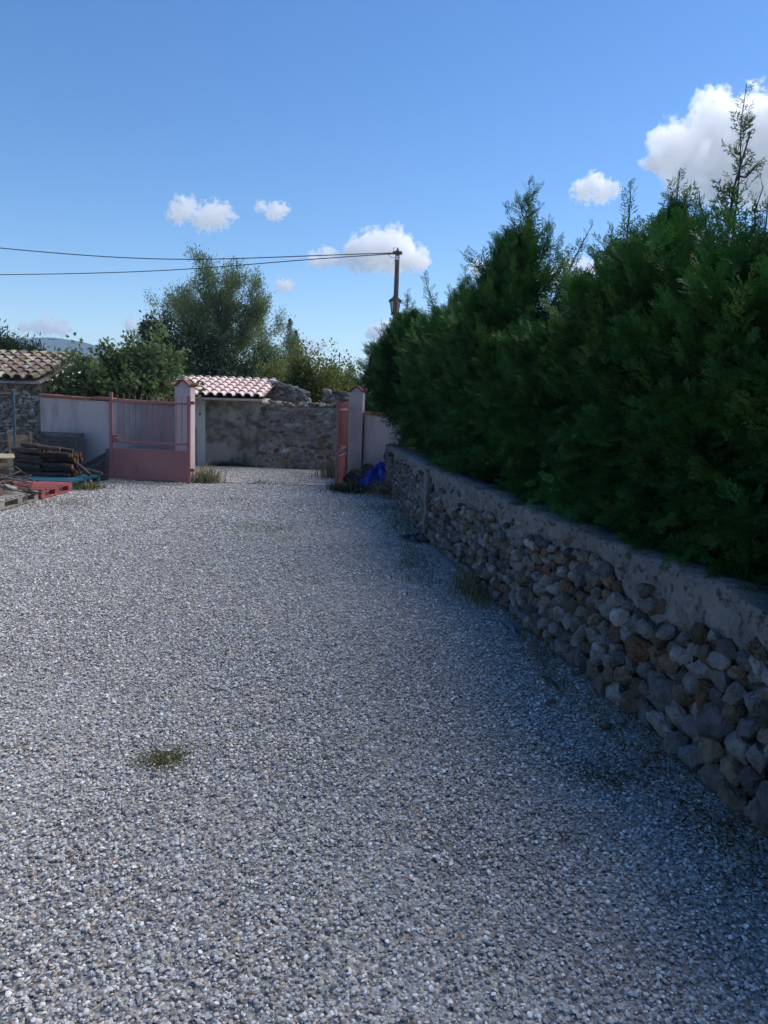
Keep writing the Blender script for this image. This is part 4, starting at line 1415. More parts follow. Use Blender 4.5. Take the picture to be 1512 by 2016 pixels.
mb = MB()
frust(mb, (LX, LY), LZ - 0.04, LZ + 0.009, 0.07, 0.10)
for sx, sy in ((-1, -1), (1, -1), (1, 1), (-1, 1)):
    mb.bar((LX + sx * 0.088, LY + sy * 0.088, LZ), (LX + sx * 0.128, LY + sy * 0.128, LZ + 0.26), 0.016, 0.016, (0, 1, 0.2))
mb.build("frame", M['lamp_black'], lan)
mb = MB()
mb.box((PX + 0.0, 20.10, LZ - 0.06), (0.24, 0.30, 0.03))
mb.tube([(LX - 0.04, LY, LZ - 0.04), (LX - 0.05, LY, LZ - 0.12), (PX - 0.05, 20.06, LZ - 0.2)], 0.012, 6)
mb.build("bracket", M['lamp_black'], lan)

def cable(label, pts, r=0.012):
    P = np.array(pts, float)
    t = np.linspace(0, 1, len(P))
    tt = np.linspace(0, 1, 40)
    co = [np.polyfit(t, P[:, k], min(len(P) - 1, 3)) for k in range(3)]
    path = np.stack([np.polyval(c, tt) for c in co], 1)
    mb = MB()
    mb.tube(path, r, 6)
    o = mb.build("overhead_cable", M['wire'], None, smooth=True)
    return tag(o, label, "cable", "overhead cables from the pole")
e0 = np.array([PX - 0.10, 19.97, z_])
cable("upper overhead cable sagging from the pole to the top left", [e0, at(495, 511, 20), at(225, 504, 20), at(-60, 483, 20), at(-700, 412, 20)])
cable("lower overhead cable running from the pole to the left edge", [e0 + [0, 0.03, -0.02], at(525, 519.5, 21), at(240, 535, 22), at(-60, 541, 23), at(-700, 538, 25)])

# ------------------------------------------------------------------ pallets
def pallet(label, m, cx, cy, z, ang, lx=1.2, ly=1.2, seed=0, nsl=9, name="pallet", group="pallets on the gravel"):
    """slats run along local x, stringer rows along local y"""
    gg = np.random.default_rng(seed)
    t = thing(name, label, "pallet", (0, 0, 0), group)
    pitch = ly / nsl
    def cc():
        return np.array([1, 1, 1]) * (0.7 + 0.5 * gg.random())
    for k in range(nsl):
        mb = MB()
        mb.box((gg.normal() * 0.004, -ly / 2 + pitch * (k + 0.5), 0.133), (lx, pitch * (0.70 + 0.1 * gg.random()), 0.020), rotz(gg.normal() * 0.004), cc())
        mb.build("slat", m, t, bevel=0.003, local=True)
    for sx in (-1, 0, 1):
        mb = MB()
        mb.box((sx * (lx / 2 - 0.055), 0, 0.112), (0.10, ly, 0.020), None, cc())
        mb.build("cross_board", m, t, bevel=0.003, local=True)
        mb = MB()
        mb.box((sx * (lx / 2 - 0.055), 0, 0.011), (0.10, ly, 0.020), None, cc())
        mb.build("bottom_board", m, t, bevel=0.003, local=True)
        for sy in (-1, 0, 1):
            mb = MB()
            mb.box((sx * (lx / 2 - 0.055), sy * (ly / 2 - 0.075), 0.0615), (0.095, 0.14, 0.080), None, cc() * 0.9)
            mb.build("block", m, t, bevel=0.003, local=True)
    t.location = (cx, cy, z)
    t.rotation_euler = (0, 0, ang)
    return t
pallet("grey weathered pallet in the foreground carrying scraps of wood", M['board_grey'], -5.72, 10.72, 0.012, R(2), 1.2, 1.24, 1, 8)
pallet("red painted pallet lying flat between the grey and the blue one", M['paint_red'], -5.74, 12.00, 0.012, R(1), 1.2, 1.18, 2, 8)
pallet("blue painted pallet partly under the stacked logs", M['paint_blue'], -5.83, 13.36, 0.012, R(-3), 1.25, 1.25, 3, 9)
cp0 = at(27, 940, 13.35)
for k in range(3):
    pallet(("bottom", "middle", "top")[k] + " pallet of the stack of fresh pine pallets at the left edge", M['board_cream'], cp0[0] - 0.63, 13.95, 0.012 + 0.147 * k, R(1 - k), 1.2, 1.0, 10 + k, 7, group="stacked pine pallets")

# ------------------------------------------------------------------ stacked logs
def log_thing(label, a, b, r, seed, group="logs of the wood stack"):
    gg = np.random.default_rng(seed)
    a, b = np.asarray(a, float), np.asarray(b, float)
    t = thing("log", label, "log", a, group)
    n = 8
    path = [a + (b - a) * q / (n - 1) + gg.normal(size=3) * r * 0.10 * (0 < q < n - 1) for q in range(n)]
    path = np.array(path)
    bend = np.sin(np.linspace(0, np.pi, n)) * gg.normal() * r * 0.35
    path[:, 2] += np.abs(bend) * 0.3
    mb = MB()
    rad = r * (1 + 0.07 * gg.normal(size=n))
    mb.tube(path, rad, 10, np.array([1, 1, 1]) * (0.6 + 0.8 * gg.random()), cap=False, wob=0.05)
    mb.build("bark", M['log_bark'], t, smooth=True)
    for e, dirn in ((0, -1), (-1, 1)):
        ax = (b - a) / np.linalg.norm(b - a) * dirn
        s = np.cross(ax, [0, 0, 1.0])
        s /= np.linalg.norm(s)
        u = np.cross(s, ax)
        an = np.linspace(0, 2 * np.pi, 14, endpoint=False)
        V = path[e] + ax * 0.003 + r * 0.99 * (np.cos(an)[:, None] * s + np.sin(an)[:, None] * u)
        V = np.concatenate([V, [path[e] + ax * 0.008]])
        mb = MB()
        mb.add(V, [(q, (q + 1) % 14, 14) for q in range(14)], np.array([1, 1, 1]) * (0.5 + 0.8 * gg.random()))
        mb.build("cut_end", M['log_end'], t)
LOGLAB_L = "dark bark log in the left half of the wood stack"
LOGLAB_R = "dark bark log in the right half of the wood stack, cut end facing right"
gg = np.random.default_rng(9)
wx0 = at(33, 930, 13.4)[0]
sd = 900
for half, (xa, xb) in enumerate(((wx0, wx0 + 0.46), (wx0 + 0.49, wx0 + 0.98))):
    z = 0.157
    for lay in range(6 if half == 0 else 5):
        r0 = 0.044
        for k in range(5):
            r = r0 * (0.85 + 0.3 * gg.random())
            y = 13.32 + k * 0.094 + (0.045 if lay % 2 else 0) + gg.normal() * 0.006 + lay * 0.008
            dz = gg.normal() * 0.008
            tilt = gg.normal() * 0.012 - 0.02 * (half == 0)
            ext = gg.normal() * 0.03
            log_thing(LOGLAB_L if half == 0 else LOGLAB_R, (xa + gg.normal() * 0.02, y, z + r + dz), (xb + ext, y + gg.normal() * 0.015, z + r + dz + tilt), r, sd)
            sd += 1
        z += r0 * 1.80
# slanting and loose ones on top and at the right end
for q, (a, b, r, lab) in enumerate((((wx0 + 0.10, 13.40, 0.70), (wx0 + 0.95, 13.50, 0.60), 0.04, "long slanting log lying across the top of the wood stack"),
                                    ((wx0 + 0.42, 13.34, 0.665), (wx0 + 0.80, 13.31, 0.64), 0.03, "pale split log on top of the wood stack"),
                                    ((wx0 + 0.98, 13.46, 0.42), (wx0 + 1.28, 13.40, 0.20), 0.035, "short log slipping off the right end of the wood stack"),
                                    ((wx0 + 1.0, 13.60, 0.30), (wx0 + 1.42, 13.62, 0.20), 0.03, "thin log lying on the blue pallet beside the wood stack"))):
    log_thing(lab, a, b, r, 990 + q)

# ------------------------------------------------------------------ leaning dark panels, narrow panel, metal post
def place_local(t, loc, rot):
    t.location = [float(q) for q in loc]
    t.rotation_euler = rot
    return t
pn = thing("wooden_panel", "dark mitred wooden panel leaning on the pink wall behind the logs", "panel")
w_, h_ = 0.90, 0.86
ring, gap_ = 0.092, 0.007
k = 0
while True:
    x0, x1, z0, z1 = -w_ / 2 + k * (ring + gap_), w_ / 2 - k * (ring + gap_), k * (ring + gap_), h_ - k * (ring + gap_)
    if x1 - x0 < ring * 2 or z1 - z0 < ring * 2:
        break
    r_ = ring
    for quad in (((x0, z0), (x1, z0), (x1 - r_, z0 + r_), (x0 + r_, z0 + r_)), ((x1, z0), (x1, z1), (x1 - r_, z1 - r_), (x1 - r_, z0 + r_)),
                 ((x1, z1), (x0, z1), (x0 + r_, z1 - r_), (x1 - r_, z1 - r_)), ((x0, z1), (x0, z0), (x0 + r_, z0 + r_), (x0 + r_, z1 - r_))):
        q = np.array(quad)
        c = q.mean(0)
        q = c + (q - c) * 0.992
        mb = MB()
        V = [(a, -0.012, b2) for a, b2 in q] + [(a, 0.012, b2) for a, b2 in q]
        mb.add(V, [(0, 1, 2, 3), (7, 6, 5, 4), (4, 5, 1, 0), (5, 6, 2, 1), (6, 7, 3, 2), (7, 4, 0, 3)], np.array([1, 1, 1]) * random.uniform(0.75, 1.25))
        mb.build("board", M['board_dark'], pn, bevel=0.003, local=True)
    k += 1
mb = MB()
mb.box((0, 0.025, h_ / 2), (w_ * 0.9, 0.02, h_ * 0.9))
mb.build("backing", M['board_dark'], pn, local=True)
pc = at(122, 900, 14.95)
place_local(pn, (pc[0], 14.80, 0.01), (R(-10), 0, R(-9)))

pn2 = thing("wooden_panel", "dark wooden panel with a slanted top edge beside the gate leaf", "panel")
for k in range(6):
    z0, z1 = 0.095 * k, 0.095 * (k + 1) - 0.006
    mb = MB()
    # boards run along the slanted top
    x0, x1 = -0.55, 0.0
    sl = 0.60
    V = [(x0, -0.012, z0 + x0 * sl), (x1, -0.012, z0), (x1, -0.012, z1), (x0, -0.012, z1 + x0 * sl), (x0, 0.012, z0 + x0 * sl), (x1, 0.012, z0), (x1, 0.012, z1), (x0, 0.012, z1 + x0 * sl)]
    mb.add(V, [(0, 1, 2, 3), (7, 6, 5, 4), (4, 5, 1, 0), (5, 6, 2, 1), (6, 7, 3, 2), (7, 4, 0, 3)], np.array([1, 1, 1]) * random.uniform(0.6, 1.0))
    mb.build("board", M['board_dark'], pn2, bevel=0.003, local=True)
mb = MB()
mb.box((-0.04, -0.022, 0.29), (0.07, 0.018, 0.58))
mb.build("batten", M['board_dark'], pn2, bevel=0.003, local=True)
pc = at(216, 915, 14.5)
place_local(pn2, (pc[0] + 0.0, 14.44, 0.02), (R(-8), 0, R(-4)))

pn3 = thing("wooden_panel", "narrow brown slatted panel standing beside the metal post", "panel")
for k in range(6):
    mb = MB()
    mb.box((0, 0, 0.16 + k * 0.115), (0.42, 0.022, 0.108), None, np.array([1, 1, 1]) * random.uniform(0.75, 1.2))
    mb.build("slat", M['board_brown'], pn3, bevel=0.003, local=True)
for sx in (-1, 1):
    mb = MB()
    mb.box((sx * 0.19, -0.022, 0.43), (0.05, 0.02, 0.86))
    mb.build("upright", M['board_brown'], pn3, bevel=0.003, local=True)
pc = at(44, 890, 14.6)
place_local(pn3, (pc[0], 14.55, 0.01), (R(-4), 0, R(42)))

fp = thing("fence_post", "blue-grey metal fence post in front of the barn", "post", (at(28, 940, 14.2)[0], 14.2, 0))
fx = at(29, 860, 14.2)[0]
mb = MB()
mb.tube([(fx, 14.2, -0.02), (fx, 14.2, 0.8), (fx, 14.2, 1.62)], 0.024, 10)
mb.build("tube", M['blue_post'], fp, smooth=True)
mb = MB()
for z0, z1 in ((1.58, 1.64), (1.0, 1.02)):
    pts = [(fx, 14.2, z0), (fx - 0.5, 14.1, z0 - 0.03), (fx - 1.2, 14.0, z1 + 0.02)]
    mb.tube(pts, 0.004, 4)
mb.build("wire", M['steel'], fp)

# wood scraps on the grey pallet
gg = np.random.default_rng(14)
def scrap(label, c, L, w, h, rot, m, kind_="wood_scrap"):
    mb = MB()
    mb.box((0, 0, 0), (L, w, h), None, np.array([1, 1, 1]) * (0.7 + 0.5 * gg.random()))
    o = mb.build(kind_, m, None, bevel=0.004)
    o.location = [float(q) for q in c]
    o.rotation_euler = rot
    return tag(o, label, "wood scrap", "wood scraps on the grey pallet")
sx0 = at(30, 965, 11.0)[0]
scrap("pale split plank end pointing right on the grey pallet", (sx0 - 0.20, 10.95, 0.27), 0.50, 0.11, 0.045, (0.1, R(14), R(-8)), M['board_grey'])
scrap("short sawn block in front of the plank on the grey pallet", (sx0 - 0.12, 10.62, 0.205), 0.22, 0.10, 0.09, (0, R(2), R(4)), M['board_brown'])
scrap("brown offcut under the pale plank on the grey pallet", (sx0 - 0.32, 10.8, 0.20), 0.4, 0.09, 0.06, (0, R(-4), R(25)), M['board_brown'])
scrap("dark curled bark piece by the red pallet's edge", (sx0 + 0.22, 10.98, 0.175), 0.3, 0.07, 0.025, (0.3, R(10), R(-35)), M['log_bark'])
br = thing("branch_heap", "tangle of dry twigs and bark heaped on the grey pallet", "branches", (sx0 - 0.4, 11.1, 0))
for q in range(46):
    mb = MB()
    c = np.array([sx0 - 0.30 + gg.normal() * 0.22, 11.15 + gg.normal() * 0.22, 0.19 + abs(gg.normal()) * 0.13])
    d = gg.normal(size=3) * [1, 1, 0.28]
    d /= np.linalg.norm(d)
    L = 0.25 + 0.3 * gg.random()
    pts = [c - d * L / 2, c + gg.normal(size=3) * 0.02, c + d * L / 2]
    for p_ in pts:
        p_[2] = max(p_[2], 0.17)
    mb.tube(pts, np.array([1, 0.9, 0.6]) * (0.006 + 0.014 * gg.random() ** 2), 6, np.array([1, 1, 1]) * (0.8 + 1.6 * gg.random()))
    mb.build("twig", M['log_bark'], br, smooth=True)

# ------------------------------------------------------------------ grass, weeds, debris
def blades(mb, c, n, h, spread, cols, gg, wide=0.006, curve=0.5):
    cols = np.asarray(cols)
    pos = np.array(c) + np.stack([gg.normal(size=n) * spread[0], gg.normal(size=n) * spread[1], np.zeros(n)], 1)
    az = gg.random(n) * 6.283
    hh = h * (0.4 + 0.8 * gg.random(n))
    out = np.stack([np.cos(az), np.sin(az), np.zeros(n)], 1)
    side = np.stack([-np.sin(az), np.cos(az), np.zeros(n)], 1) * wide
    cv = curve * (0.3 + gg.random(n))
    lv = []
    for f, wk in ((0, 1), (0.4, 0.9), (0.75, 0.6), (1.0, 0.08)):
        p = pos + out * (hh * cv * f * f)[:, None] + np.array([0, 0, 1]) * (hh * f * (1 - 0.35 * cv * f))[:, None]
        lv += [p - side * wk, p + side * wk]
    V = np.stack(lv, 1)
    F = np.array([(0, 1, 3, 2), (2, 3, 5, 4), (4, 5, 7, 6)])
    FF = (F[None] + (np.arange(n) * 8)[:, None, None]).reshape(-1, 4)
    C = cols[gg.integers(0, len(cols), n)] * (0.7 + 0.6 * gg.random((n, 1)))
    mb.add(V.reshape(-1, 3), FF, np.repeat(C, 8, 0))
GREEN = [(0.06, 0.10, 0.03), (0.09, 0.12, 0.04), (0.045, 0.08, 0.025)]
DRY = [(0.26, 0.20, 0.10), (0.20, 0.15, 0.075), (0.32, 0.26, 0.15)]
gg = np.random.default_rng(77)
def clump(name, label, cat, c, n, h, spread, cols, wide=0.005, curve=0.6, extra=None, k=None):
    mb = MB()
    blades(mb, (c[0], c[1], 0.0), n, h, spread, cols, gg, wide, curve)
    if extra:
        blades(mb, (c[0], c[1], 0.0), extra[0], extra[1], spread, extra[2], gg, wide, curve)
    o = mb.build(name, M['grass'])
    return tag(o, label, cat, kind=k)
c = gnd(322, 1495)
clump("grass_tuft", "small flat tuft of green grass alone in the near gravel", "grass tuft", c, 420, 0.024, (0.05, 0.05), [(0.12, 0.15, 0.05), (0.16, 0.18, 0.07), (0.09, 0.12, 0.045)], 0.0022, 1.6, (160, 0.022, DRY))
c = gnd(398, 952)
clump("weed_clump", "bushy pale green weeds at the foot of the left pillar", "weeds", (c[0] + 0.02, c[1] + 0.25), 300, 0.30, (0.14, 0.12), [(0.20, 0.24, 0.12), (0.26, 0.28, 0.15), (0.13, 0.17, 0.08)], 0.005, 0.7, (110, 0.45, DRY))
c = gnd(648, 948)
clump("weed_clump", "straw-coloured weeds outside the open gate leaf", "weeds", (c[0] - 0.02, c[1] + 0.8), 230, 0.42, (0.14, 0.25), DRY + DRY + GREEN, 0.006, 0.5)
c = gnd(520, 950)
clump("moss_patch", "flat green weed patch in the gravel of the gateway", "weeds", c, 1300, 0.035, (0.20, 0.17), [(0.06, 0.085, 0.035), (0.09, 0.105, 0.05)], 0.006, 1.5)
c = gnd(698, 968)
clump("weed_clump", "dark green weeds in front of the blue plastic by the wall", "weeds", (c[0], c[1] + 0.05), 900, 0.18, (0.20, 0.24), [(0.02, 0.06, 0.03), (0.035, 0.085, 0.04), (0.03, 0.06, 0.02)], 0.006, 0.8, (60, 0.3, DRY))
c = gnd(665, 965)
clump("weed_clump", "yellowish weeds at the free end of the open gate leaf", "weeds", (c[0], c[1] + 0.05), 200, 0.15, (0.07, 0.12), [(0.12, 0.13, 0.04), (0.07, 0.10, 0.03)], 0.005, 0.9)
c = gnd(935, 1165)
clump("dry_grass_tuft", "straw-coloured dry grass tuft at the foot of the stone wall", "grass tuft", (c[0] - 0.02, c[1]), 420, 0.16, (0.08, 0.28), DRY, 0.0035, 0.9, (70, 0.13, GREEN))
c = gnd(395, 920)
clump("weed_clump", "low dark weeds along the base of the rendered house corner", "weeds", (at(450, 918, 18.3)[0], 18.33), 420, 0.16, (0.30, 0.05), GREEN, 0.006, 0.8)
c = gnd(170, 962)
clump("weed_clump", "mixed dry weeds at the edge of the blue pallet", "weeds", c, 420, 0.13, (0.15, 0.16), GREEN + DRY, 0.005, 0.8)
c = gnd(783, 1030)
clump("dry_grass_tuft", "thin dry weeds along the wall foot between brush and black plastic", "grass tuft", (c[0] + 0.08, c[1]), 600, 0.07, (0.12, 0.8), DRY + DRY + GREEN, 0.004, 0.9)
# sparse dry weeds through the drive
mb = MB()
for (px_, py_, n, sx, sy, h) in ((140, 990, 500, 0.25, 0.35, 0.05), (60, 1040, 220, 0.3, 0.2, 0.04), (480, 1040, 260, 0.5, 0.25, 0.035), (540, 1040, 200, 0.2, 0.15, 0.03),
                                 (150, 1690, 16, 0.05, 0.03, 0.018), (80, 1760, 14, 0.04, 0.03, 0.018), (820, 1110, 450, 0.15, 0.6, 0.07), (1060, 1290, 260, 0.05, 0.5, 0.06), (1180, 1400, 120, 0.05, 0.3, 0.05), (40, 1480, 60, 0.1, 0.1, 0.025), (330, 1200, 120, 0.5, 0.3, 0.02), (560, 1380, 80, 0.3, 0.2, 0.02), (470, 985, 120, 0.2, 0.2, 0.05), (1290, 1480, 90, 0.06, 0.2, 0.05), (1440, 1650, 90, 0.05, 0.15, 0.05), (760, 1000, 350, 0.3, 0.25, 0.06)):
    c = gnd(px_, py_)
    blades(mb, (c[0], c[1], 0.0), n, h, (sx, sy), DRY + [(0.10, 0.11, 0.05)], gg, 0.003, 1.3)
o = mb.build("dry_weeds", M['grass'])
tag(o, "thin dry weeds sprouting here and there through the gravel", "weeds", kind='stuff')

# fallen leaf litter near the wall
mb = MB()
for (px_, py_, n, sx, sy) in ((1190, 1530, 320, 0.10, 0.07), (1280, 1500, 160, 0.08, 0.12), (1400, 1620, 160, 0.07, 0.1), (1060, 1290, 160, 0.06, 0.25), (960, 1205, 120, 0.05, 0.2), (1100, 1650, 60, 0.07, 0.05), (1460, 1750, 80, 0.08, 0.08), (860, 1090, 300, 0.08, 0.6), (1010, 1240, 350, 0.10, 0.6), (1230, 1450, 420, 0.12, 0.35), (1350, 1580, 420, 0.10, 0.2), (1480, 1720, 300, 0.12, 0.15), (1150, 1500, 260, 0.2, 0.2)):
    c = gnd(px_, py_)
    pos = np.stack([c[0] + gg.normal(size=n) * sx, c[1] + gg.normal(size=n) * sy, 0.010 + 0.008 * gg.random(n)], 1)
    d = gg.normal(size=(n, 3)) * [1, 1, 0.25]
    leaves(mb, 'slim', pos, d, 0.012 + 0.03 * gg.random(n) ** 2, np.array([(0.10, 0.055, 0.03), (0.07, 0.04, 0.025), (0.16, 0.10, 0.05)])[gg.integers(0, 3, n)], gg, 0.3)
o = mb.build("leaf_litter", M['grass'])
tag(o, "brown leaf and needle litter at the foot of the stone wall", "litter", kind='stuff')

# dry brush heap by the wall
bh = thing("brush_heap", "brown dry brush heap with curling stems by the far end of the stone wall", "brush", gnd(768, 985))
gg = np.random.default_rng(21)
c0 = gnd(768, 982)
for q in range(90):
    mb = MB()
    c = c0 + np.array([gg.normal() * 0.16, 0.15 + gg.normal() * 0.18, 0.03 + abs(gg.normal()) * 0.11])
    az = gg.random() * 6.28
    L = 0.15 + 0.25 * gg.random()
    k = gg.normal() * 2.2
    pts = [c + np.array([math.cos(az + k * f) * L * f, math.sin(az + k * f) * L * f, 0.12 * gg.random() * math.sin(f * 3)]) for f in np.linspace(0, 1, 6)]
    mb.tube(pts, 0.003 + 0.004 * gg.random(), 4, np.array([1, 1, 1]) * (0.9 + 1.3 * gg.random()), cap=False)
    mb.build("stem", M['dry_stem'], bh)
for q in range(7):
    mb = MB()
    c = c0 + np.array([gg.normal() * 0.2 - 0.05, gg.normal() * 0.2, 0.1])
    az = gg.random() * 6.28
    pts = [c + np.array([math.cos(az + f) * 0.3 * f, math.sin(az + f) * 0.3 * f, 0.16 * math.sin(f * 2.6)]) for f in np.linspace(0, 1, 7)]
    mb.tube(pts, 0.0035, 4, cap=False)
    mb.build("pale_stem", M['board_grey'], bh)

# crumpled sheets
def crumple(name, label, cat, c, sx, sy, h, m, seed, fold=0.35, rot=0.0):
    gg = np.random.default_rng(seed)
    n = 46
    u = np.linspace(-1, 1, n)
    U, Vv = np.meshgrid(u, u)
    ang = np.arctan2(Vv, U)
    rr = np.sqrt(U ** 2 + Vv ** 2)
    edge = 1 + 0.18 * np.sin(ang * 3 + seed) + 0.1 * np.sin(ang * 7 + seed * 2)
    q = np.stack([U, Vv], -1)
    ridge = np.tanh(np.abs(fbm(q, seed, 1.1, 6, 0.62)))
    z = h * np.clip(1 - (rr / 1.25) ** 2.2, 0, 1) * (1 - fold + fold * 1.3 * ridge) + 0.012 * ridge
    P = np.stack([U * sx * edge, Vv * sy * edge, z], -1)
    P[..., 0] += 0.05 * sx * fbm(q, seed + 3, 2, 3)
    P = P.reshape(-1, 3) @ rotz(rot).T
    P = P.reshape(n, n, 3)
    mb = MB()
    mb.grid(P + np.array([c[0], c[1], max(0.004, c[2])]))
    o = mb.build(name, m, None, smooth=True)
    s_ = o.modifiers.new("thickness", 'SOLIDIFY')
    s_.thickness = 0.003
    return tag(o, label, cat)
c = gnd(718, 958)
crumple("plastic_sheet", "dark sheet humped against the right pillar under the blue plastic", "sheet", (c[0] + 0.08, c[1] + 0.35, 0), 0.40, 0.34, 0.40, M['tarp_dark'], 4, 0.2)
c = gnd(738, 968)
crumple("tarpaulin", "bright blue crumpled plastic tarpaulin in the corner by the wall", "tarpaulin", (c[0] + 0.06, c[1] + 0.42, 0.0), 0.37, 0.34, 0.46, M['tarp_blue'], 8, 0.45)
c = gnd(822, 1062)
crumple("plastic_sheet", "small black plastic sheet lying flat at the wall foot", "sheet", (c[0], c[1], 0.008), 0.15, 0.22, 0.045, M['black_plastic'], 12, 0.7, 0.3)
c = gnd(1004, 1238)
crumple("plastic_strip", "grey-blue plastic strip lying on the gravel below the dry grass", "plastic strip", (c[0], c[1], 0.01), 0.025, 0.17, 0.03, M['grey_plastic'], 15, 0.5, 0.15)
def stick(name, label, a, b, r, m, cat="stick"):
    mb = MB()
    a, b = np.asarray(a), np.asarray(b)
    mid = (a + b) / 2 + np.array([0.01, 0.012, 0.004])
    mb.tube([a, (a + mid) / 2, mid, (mid + b) / 2, b], [r * 0.6, r, r * 1.1, r * 0.9, r * 0.4], 7, wob=0.12)
    return tag(mb.build(name, m, None, smooth=True), label, cat)
stick("stick", "dark stick lying on the gravel near the stone wall", gnd(1068, 1333, 0.018), gnd(1102, 1356, 0.018), 0.011, M['log_bark'])
stick("bark_piece", "short brown bark piece on the gravel near the stick", gnd(1074, 1385, 0.015), gnd(1096, 1382, 0.015), 0.012, M['board_brown'], "bark")
def loose_stone(label, px_, py_, k, col, seed):
    c = gnd(px_, py_)
    mb = MB()
    mb.add(rock_verts((k, k * 0.7, k * 0.5), seed, 3) + np.array([c[0], c[1], k * 0.35]), ICO[3][1], col)
    return tag(mb.build("stone", M['stone'], None, smooth=True), label, "stone", "loose stones beside the wall")
loose_stone("light brown loose stone lying before the wall foot", 1190, 1432, 0.040, (0.24, 0.21, 0.17), 71)
loose_stone("small grey loose stone between the brown one and the wall", 1222, 1424, 0.035, (0.2, 0.2, 0.2), 72)
loose_stone("round earthy stone among weeds at the blue pallet's corner", 172, 953, 0.10, (0.16, 0.14, 0.11), 73)

# ------------------------------------------------------------------ far hills
def hill(name, Y, prof, depth, seed, tint):
    pxs = np.array([q[0] for q in prof], float)
    hz = np.array([at(q[0], q[1], Y)[2] for q in prof])
    hx = np.array([at(q[0], q[1], Y)[0] for q in prof])
    xs = np.linspace(hx[0], hx[-1], 220)
    hh = np.interp(xs, hx, hz)
    rows = np.linspace(0, 1, 26)
    P = np.zeros((26, 220, 3))
    for i, f in enumerate(rows):
        P[i, :, 0] = xs
        P[i, :, 1] = Y - depth * (1 - f)
        base = hh * (f ** 0.75)
        P[i, :, 2] = base
    P[..., 2] += (0.025 * np.max(hz)) * fbm(P[..., :2], seed, 0.012, 5, 0.6) * (np.linspace(0.3, 1, 26)[:, None]) * 0.7
    P[0, :, 2] = -3
    mb = MB()
    mb.grid(P, np.array(tint))
    # back slope closes the ridge
    Q = np.stack([P[-1], P[-1] + np.array([0, depth * 0.6, 0])])
    Q[1, :, 2] = -3
    mb.grid(Q, np.array(tint))
    return kind(mb.build(name, M['hill'], smooth=True), 'structure')
hill("mountain", 1650, ((-700, 690), (-300, 676), (-60, 670), (40, 667), (110, 666), (165, 674), (230, 690), (320, 700), (450, 716), (600, 733), (720, 744), (800, 752), (1000, 770), (1500, 780), (2300, 790)), 500, 3, (0.8, 0.9, 1.0))
hill("hills", 620, ((-700, 730), (-100, 704), (60, 694), (130, 690), (200, 700), (400, 740), (560, 752), (690, 748), (740, 757), (900, 770), (1500, 790), (2300, 800)), 250, 7, (1.3, 1.5, 1.2))

# ------------------------------------------------------------------ clouds: lumpy closed hulls filled with a scattering volume
def cloud_mat(lobes, depthk, dens, nsc, amp):
    """vapour whose density follows the lobes (centre, radius in metres), broken up by noise"""
    m = bpy.data.materials.new("cloud_vapour")
    m.use_nodes = True
    n, l = m.node_tree.nodes, m.node_tree.links
    n.remove(n["Principled BSDF"])
    pv = n.new("ShaderNodeVolumePrincipled")
    pv.inputs["Color"].default_value = (1, 1, 1, 1)
    pv.inputs["Anisotropy"].default_value = 0.6
    tc = n.new("ShaderNodeTexCoord")
    best = None
    for c, r in lobes:
        d = n.new("ShaderNodeVectorMath")
        d.operation = 'DISTANCE'
        l.new(tc.outputs["Object"], d.inputs[0])
        d.inputs[1].default_value = [float(q) for q in c]
        k = n.new("ShaderNodeMath")
        k.operation = 'MULTIPLY_ADD'
        k.inputs[1].default_value = -1.0 / r
        k.inputs[2].default_value = 1.0
        l.new(d.outputs["Value"], k.inputs[0])
        if best is None:
            best = k
        else:
            mx = n.new("ShaderNodeMath")
            mx.operation = 'SMOOTH_MAX'
            mx.inputs[2].default_value = 0.25
            l.new(best.outputs[0], mx.inputs[0])
            l.new(k.outputs[0], mx.inputs[1])
            best = mx
    nz = n.new("ShaderNodeTexNoise")
    nz.inputs["Scale"].default_value = nsc
    nz.inputs["Detail"].default_value = 8
    nz.inputs["Roughness"].default_value = 0.66
    l.new(tc.outputs["Object"], nz.inputs["Vector"])
    ad = n.new("ShaderNodeMath")
    ad.operation = 'MULTIPLY_ADD'
    ad.inputs[1].default_value = amp
    l.new(nz.outputs["Fac"], ad.inputs[0])
    l.new(best.outputs[0], ad.inputs[2])
    mr = n.new("ShaderNodeMapRange")
    mr.interpolation_type = 'SMOOTHSTEP'
    mr.inputs[1].default_value = amp * 0.5 + 0.10
    mr.inputs[2].default_value = amp * 0.5 + 0.26
    mr.inputs[3].default_value = 0.0
    mr.inputs[4].default_value = dens
    l.new(ad.outputs[0], mr.inputs[0])
    l.new(mr.outputs[0], pv.inputs["Density"])
    l.new(pv.outputs[0], n["Material Output"].inputs["Volume"])
    return m
CLOUD_M, WISP_M = (0.032, 3.1), (0.020, 4.2)
def cloud(label, lobes, Y, kind_, seed, depthk=0.8):
    gg = np.random.default_rng(seed)
    k = Y / FPX
    mb = MB()
    L = []
    for (px_, py_, r) in lobes:
        p = at(px_, py_, Y) + np.array([0, gg.normal() * r * k * 0.4, 0])
        L.append((p, r * k * 1.32))
    c = np.mean([q[0] for q in L], 0)
    rmean = float(np.mean([q[1] for q in L]))
    for p, r in L:
        mb.add(ICO[3][0] * r * 1.34 + p - c, ICO[3][1])
    m = cloud_mat([(p - c, r) for p, r in L], depthk, kind_[0] * min(2.6, max(0.7, 75 / rmean)), 1.7 / rmean, kind_[1])
    o = mb.build("cloud", m, None, smooth=True)
    o.location = [float(q) for q in c]
    rm = o.modifiers.new("join", 'REMESH')
    rm.mode = 'VOXEL'
    rm.voxel_size = rmean / 7
    return tag(o, label, "cloud", "small white clouds")
CY = 3200.0
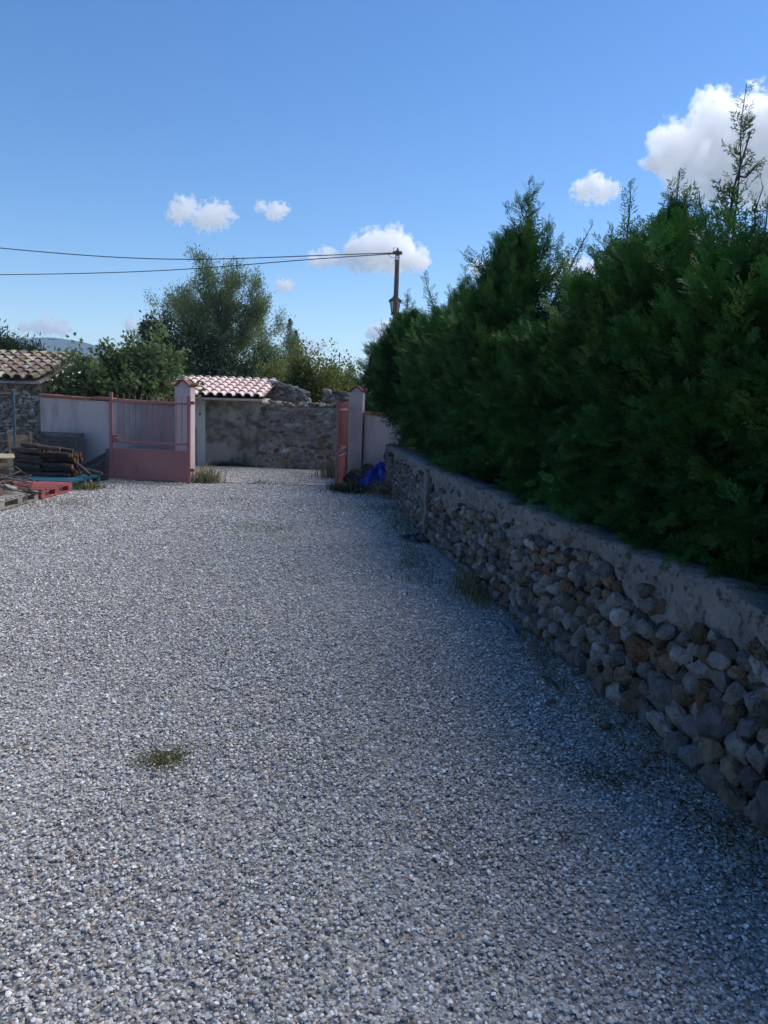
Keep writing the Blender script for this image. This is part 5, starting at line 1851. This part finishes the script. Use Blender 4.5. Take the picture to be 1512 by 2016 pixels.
cloud("largest bright white cloud at the right edge behind the tallest conifer tip",
      [(1310, 272, 26), (1300, 312, 24), (1345, 300, 46), (1400, 262, 48), (1350, 345, 30), (1430, 310, 62), (1485, 250, 48), (1540, 300, 80), (1395, 370, 24), (1470, 345, 38), (1600, 260, 80), (1560, 360, 50)], CY, CLOUD_M, 1, 0.7)
cloud("small ragged white cloud left of the largest cloud", [(1150, 375, 17), (1170, 362, 15), (1185, 378, 17), (1205, 377, 11), (1180, 352, 8)], CY, WISP_M, 2)
cloud("elongated white cloud above the feathery tree", [(345, 417, 15), (370, 413, 17), (400, 428, 19), (425, 425, 20), (440, 415, 14), (458, 425, 8)], CY, WISP_M, 3)
cloud("little white puff right of the elongated cloud", [(545, 417, 13), (558, 411, 9), (532, 421, 8)], CY, WISP_M, 4)
cloud("faint white wisp between the elongated cloud and the little puff", [(515, 406, 8), (506, 411, 5), (522, 412, 5)], CY, WISP_M, 9)
cloud("large white cloud crossed by the pole top and cables", [(620, 512, 13), (645, 510, 16), (665, 514, 12), (705, 498, 24), (735, 490, 30), (765, 487, 30), (795, 500, 26), (822, 512, 20), (770, 515, 20), (740, 512, 18)], CY, CLOUD_M, 5)
cloud("small oval white cloud above the slim cypresses", [(552, 562, 9), (562, 561, 10), (571, 562, 7)], CY, WISP_M, 6)
cloud("low white cloud over the blue mountain", [(48, 645, 9), (72, 645, 11), (95, 640, 14), (118, 645, 13), (130, 649, 8)], CY, WISP_M, 7)
cloud("low white cloud left of the dark evergreen spire", [(262, 642, 12), (278, 646, 13), (292, 650, 10)], CY, WISP_M, 8)
cloud("low white cloud right of the slim cypresses", [(597, 685, 9), (612, 684, 11), (628, 687, 8), (636, 678, 6)], CY, WISP_M, 10)
cloud("white cloud half hidden by the conifer in front of the pole", [(735, 655, 14), (760, 650, 18), (795, 655, 22), (830, 650, 20), (850, 645, 12)], CY, CLOUD_M, 11)
cloud("white cloud glimpsed between the pointed conifers", [(945, 530, 14), (965, 538, 14), (1130, 530, 16), (1155, 528, 18), (1175, 535, 12), (1050, 545, 16), (1000, 545, 16), (1090, 545, 16)], CY, WISP_M, 12)

# ------------------------------------------------------------------ haze: the air between here and the hills
hm = bpy.data.materials.new("air")
hm.use_nodes = True
n_, l_ = hm.node_tree.nodes, hm.node_tree.links
n_.remove(n_["Principled BSDF"])
pv = n_.new("ShaderNodeVolumePrincipled")
pv.inputs["Color"].default_value = (0.50, 0.70, 1.0, 1)
pv.inputs["Density"].default_value = 0.0003
pv.inputs["Anisotropy"].default_value = 0.2
l_.new(pv.outputs[0], n_["Material Output"].inputs["Volume"])
mb = MB()
mb.box((0, 1090, 66), (5200, 3400, 140))
o = mb.build("haze", hm)
kind(o, 'stuff')
tag(o, "thin blue haze in front of the distant mountain", "haze", kind='stuff')
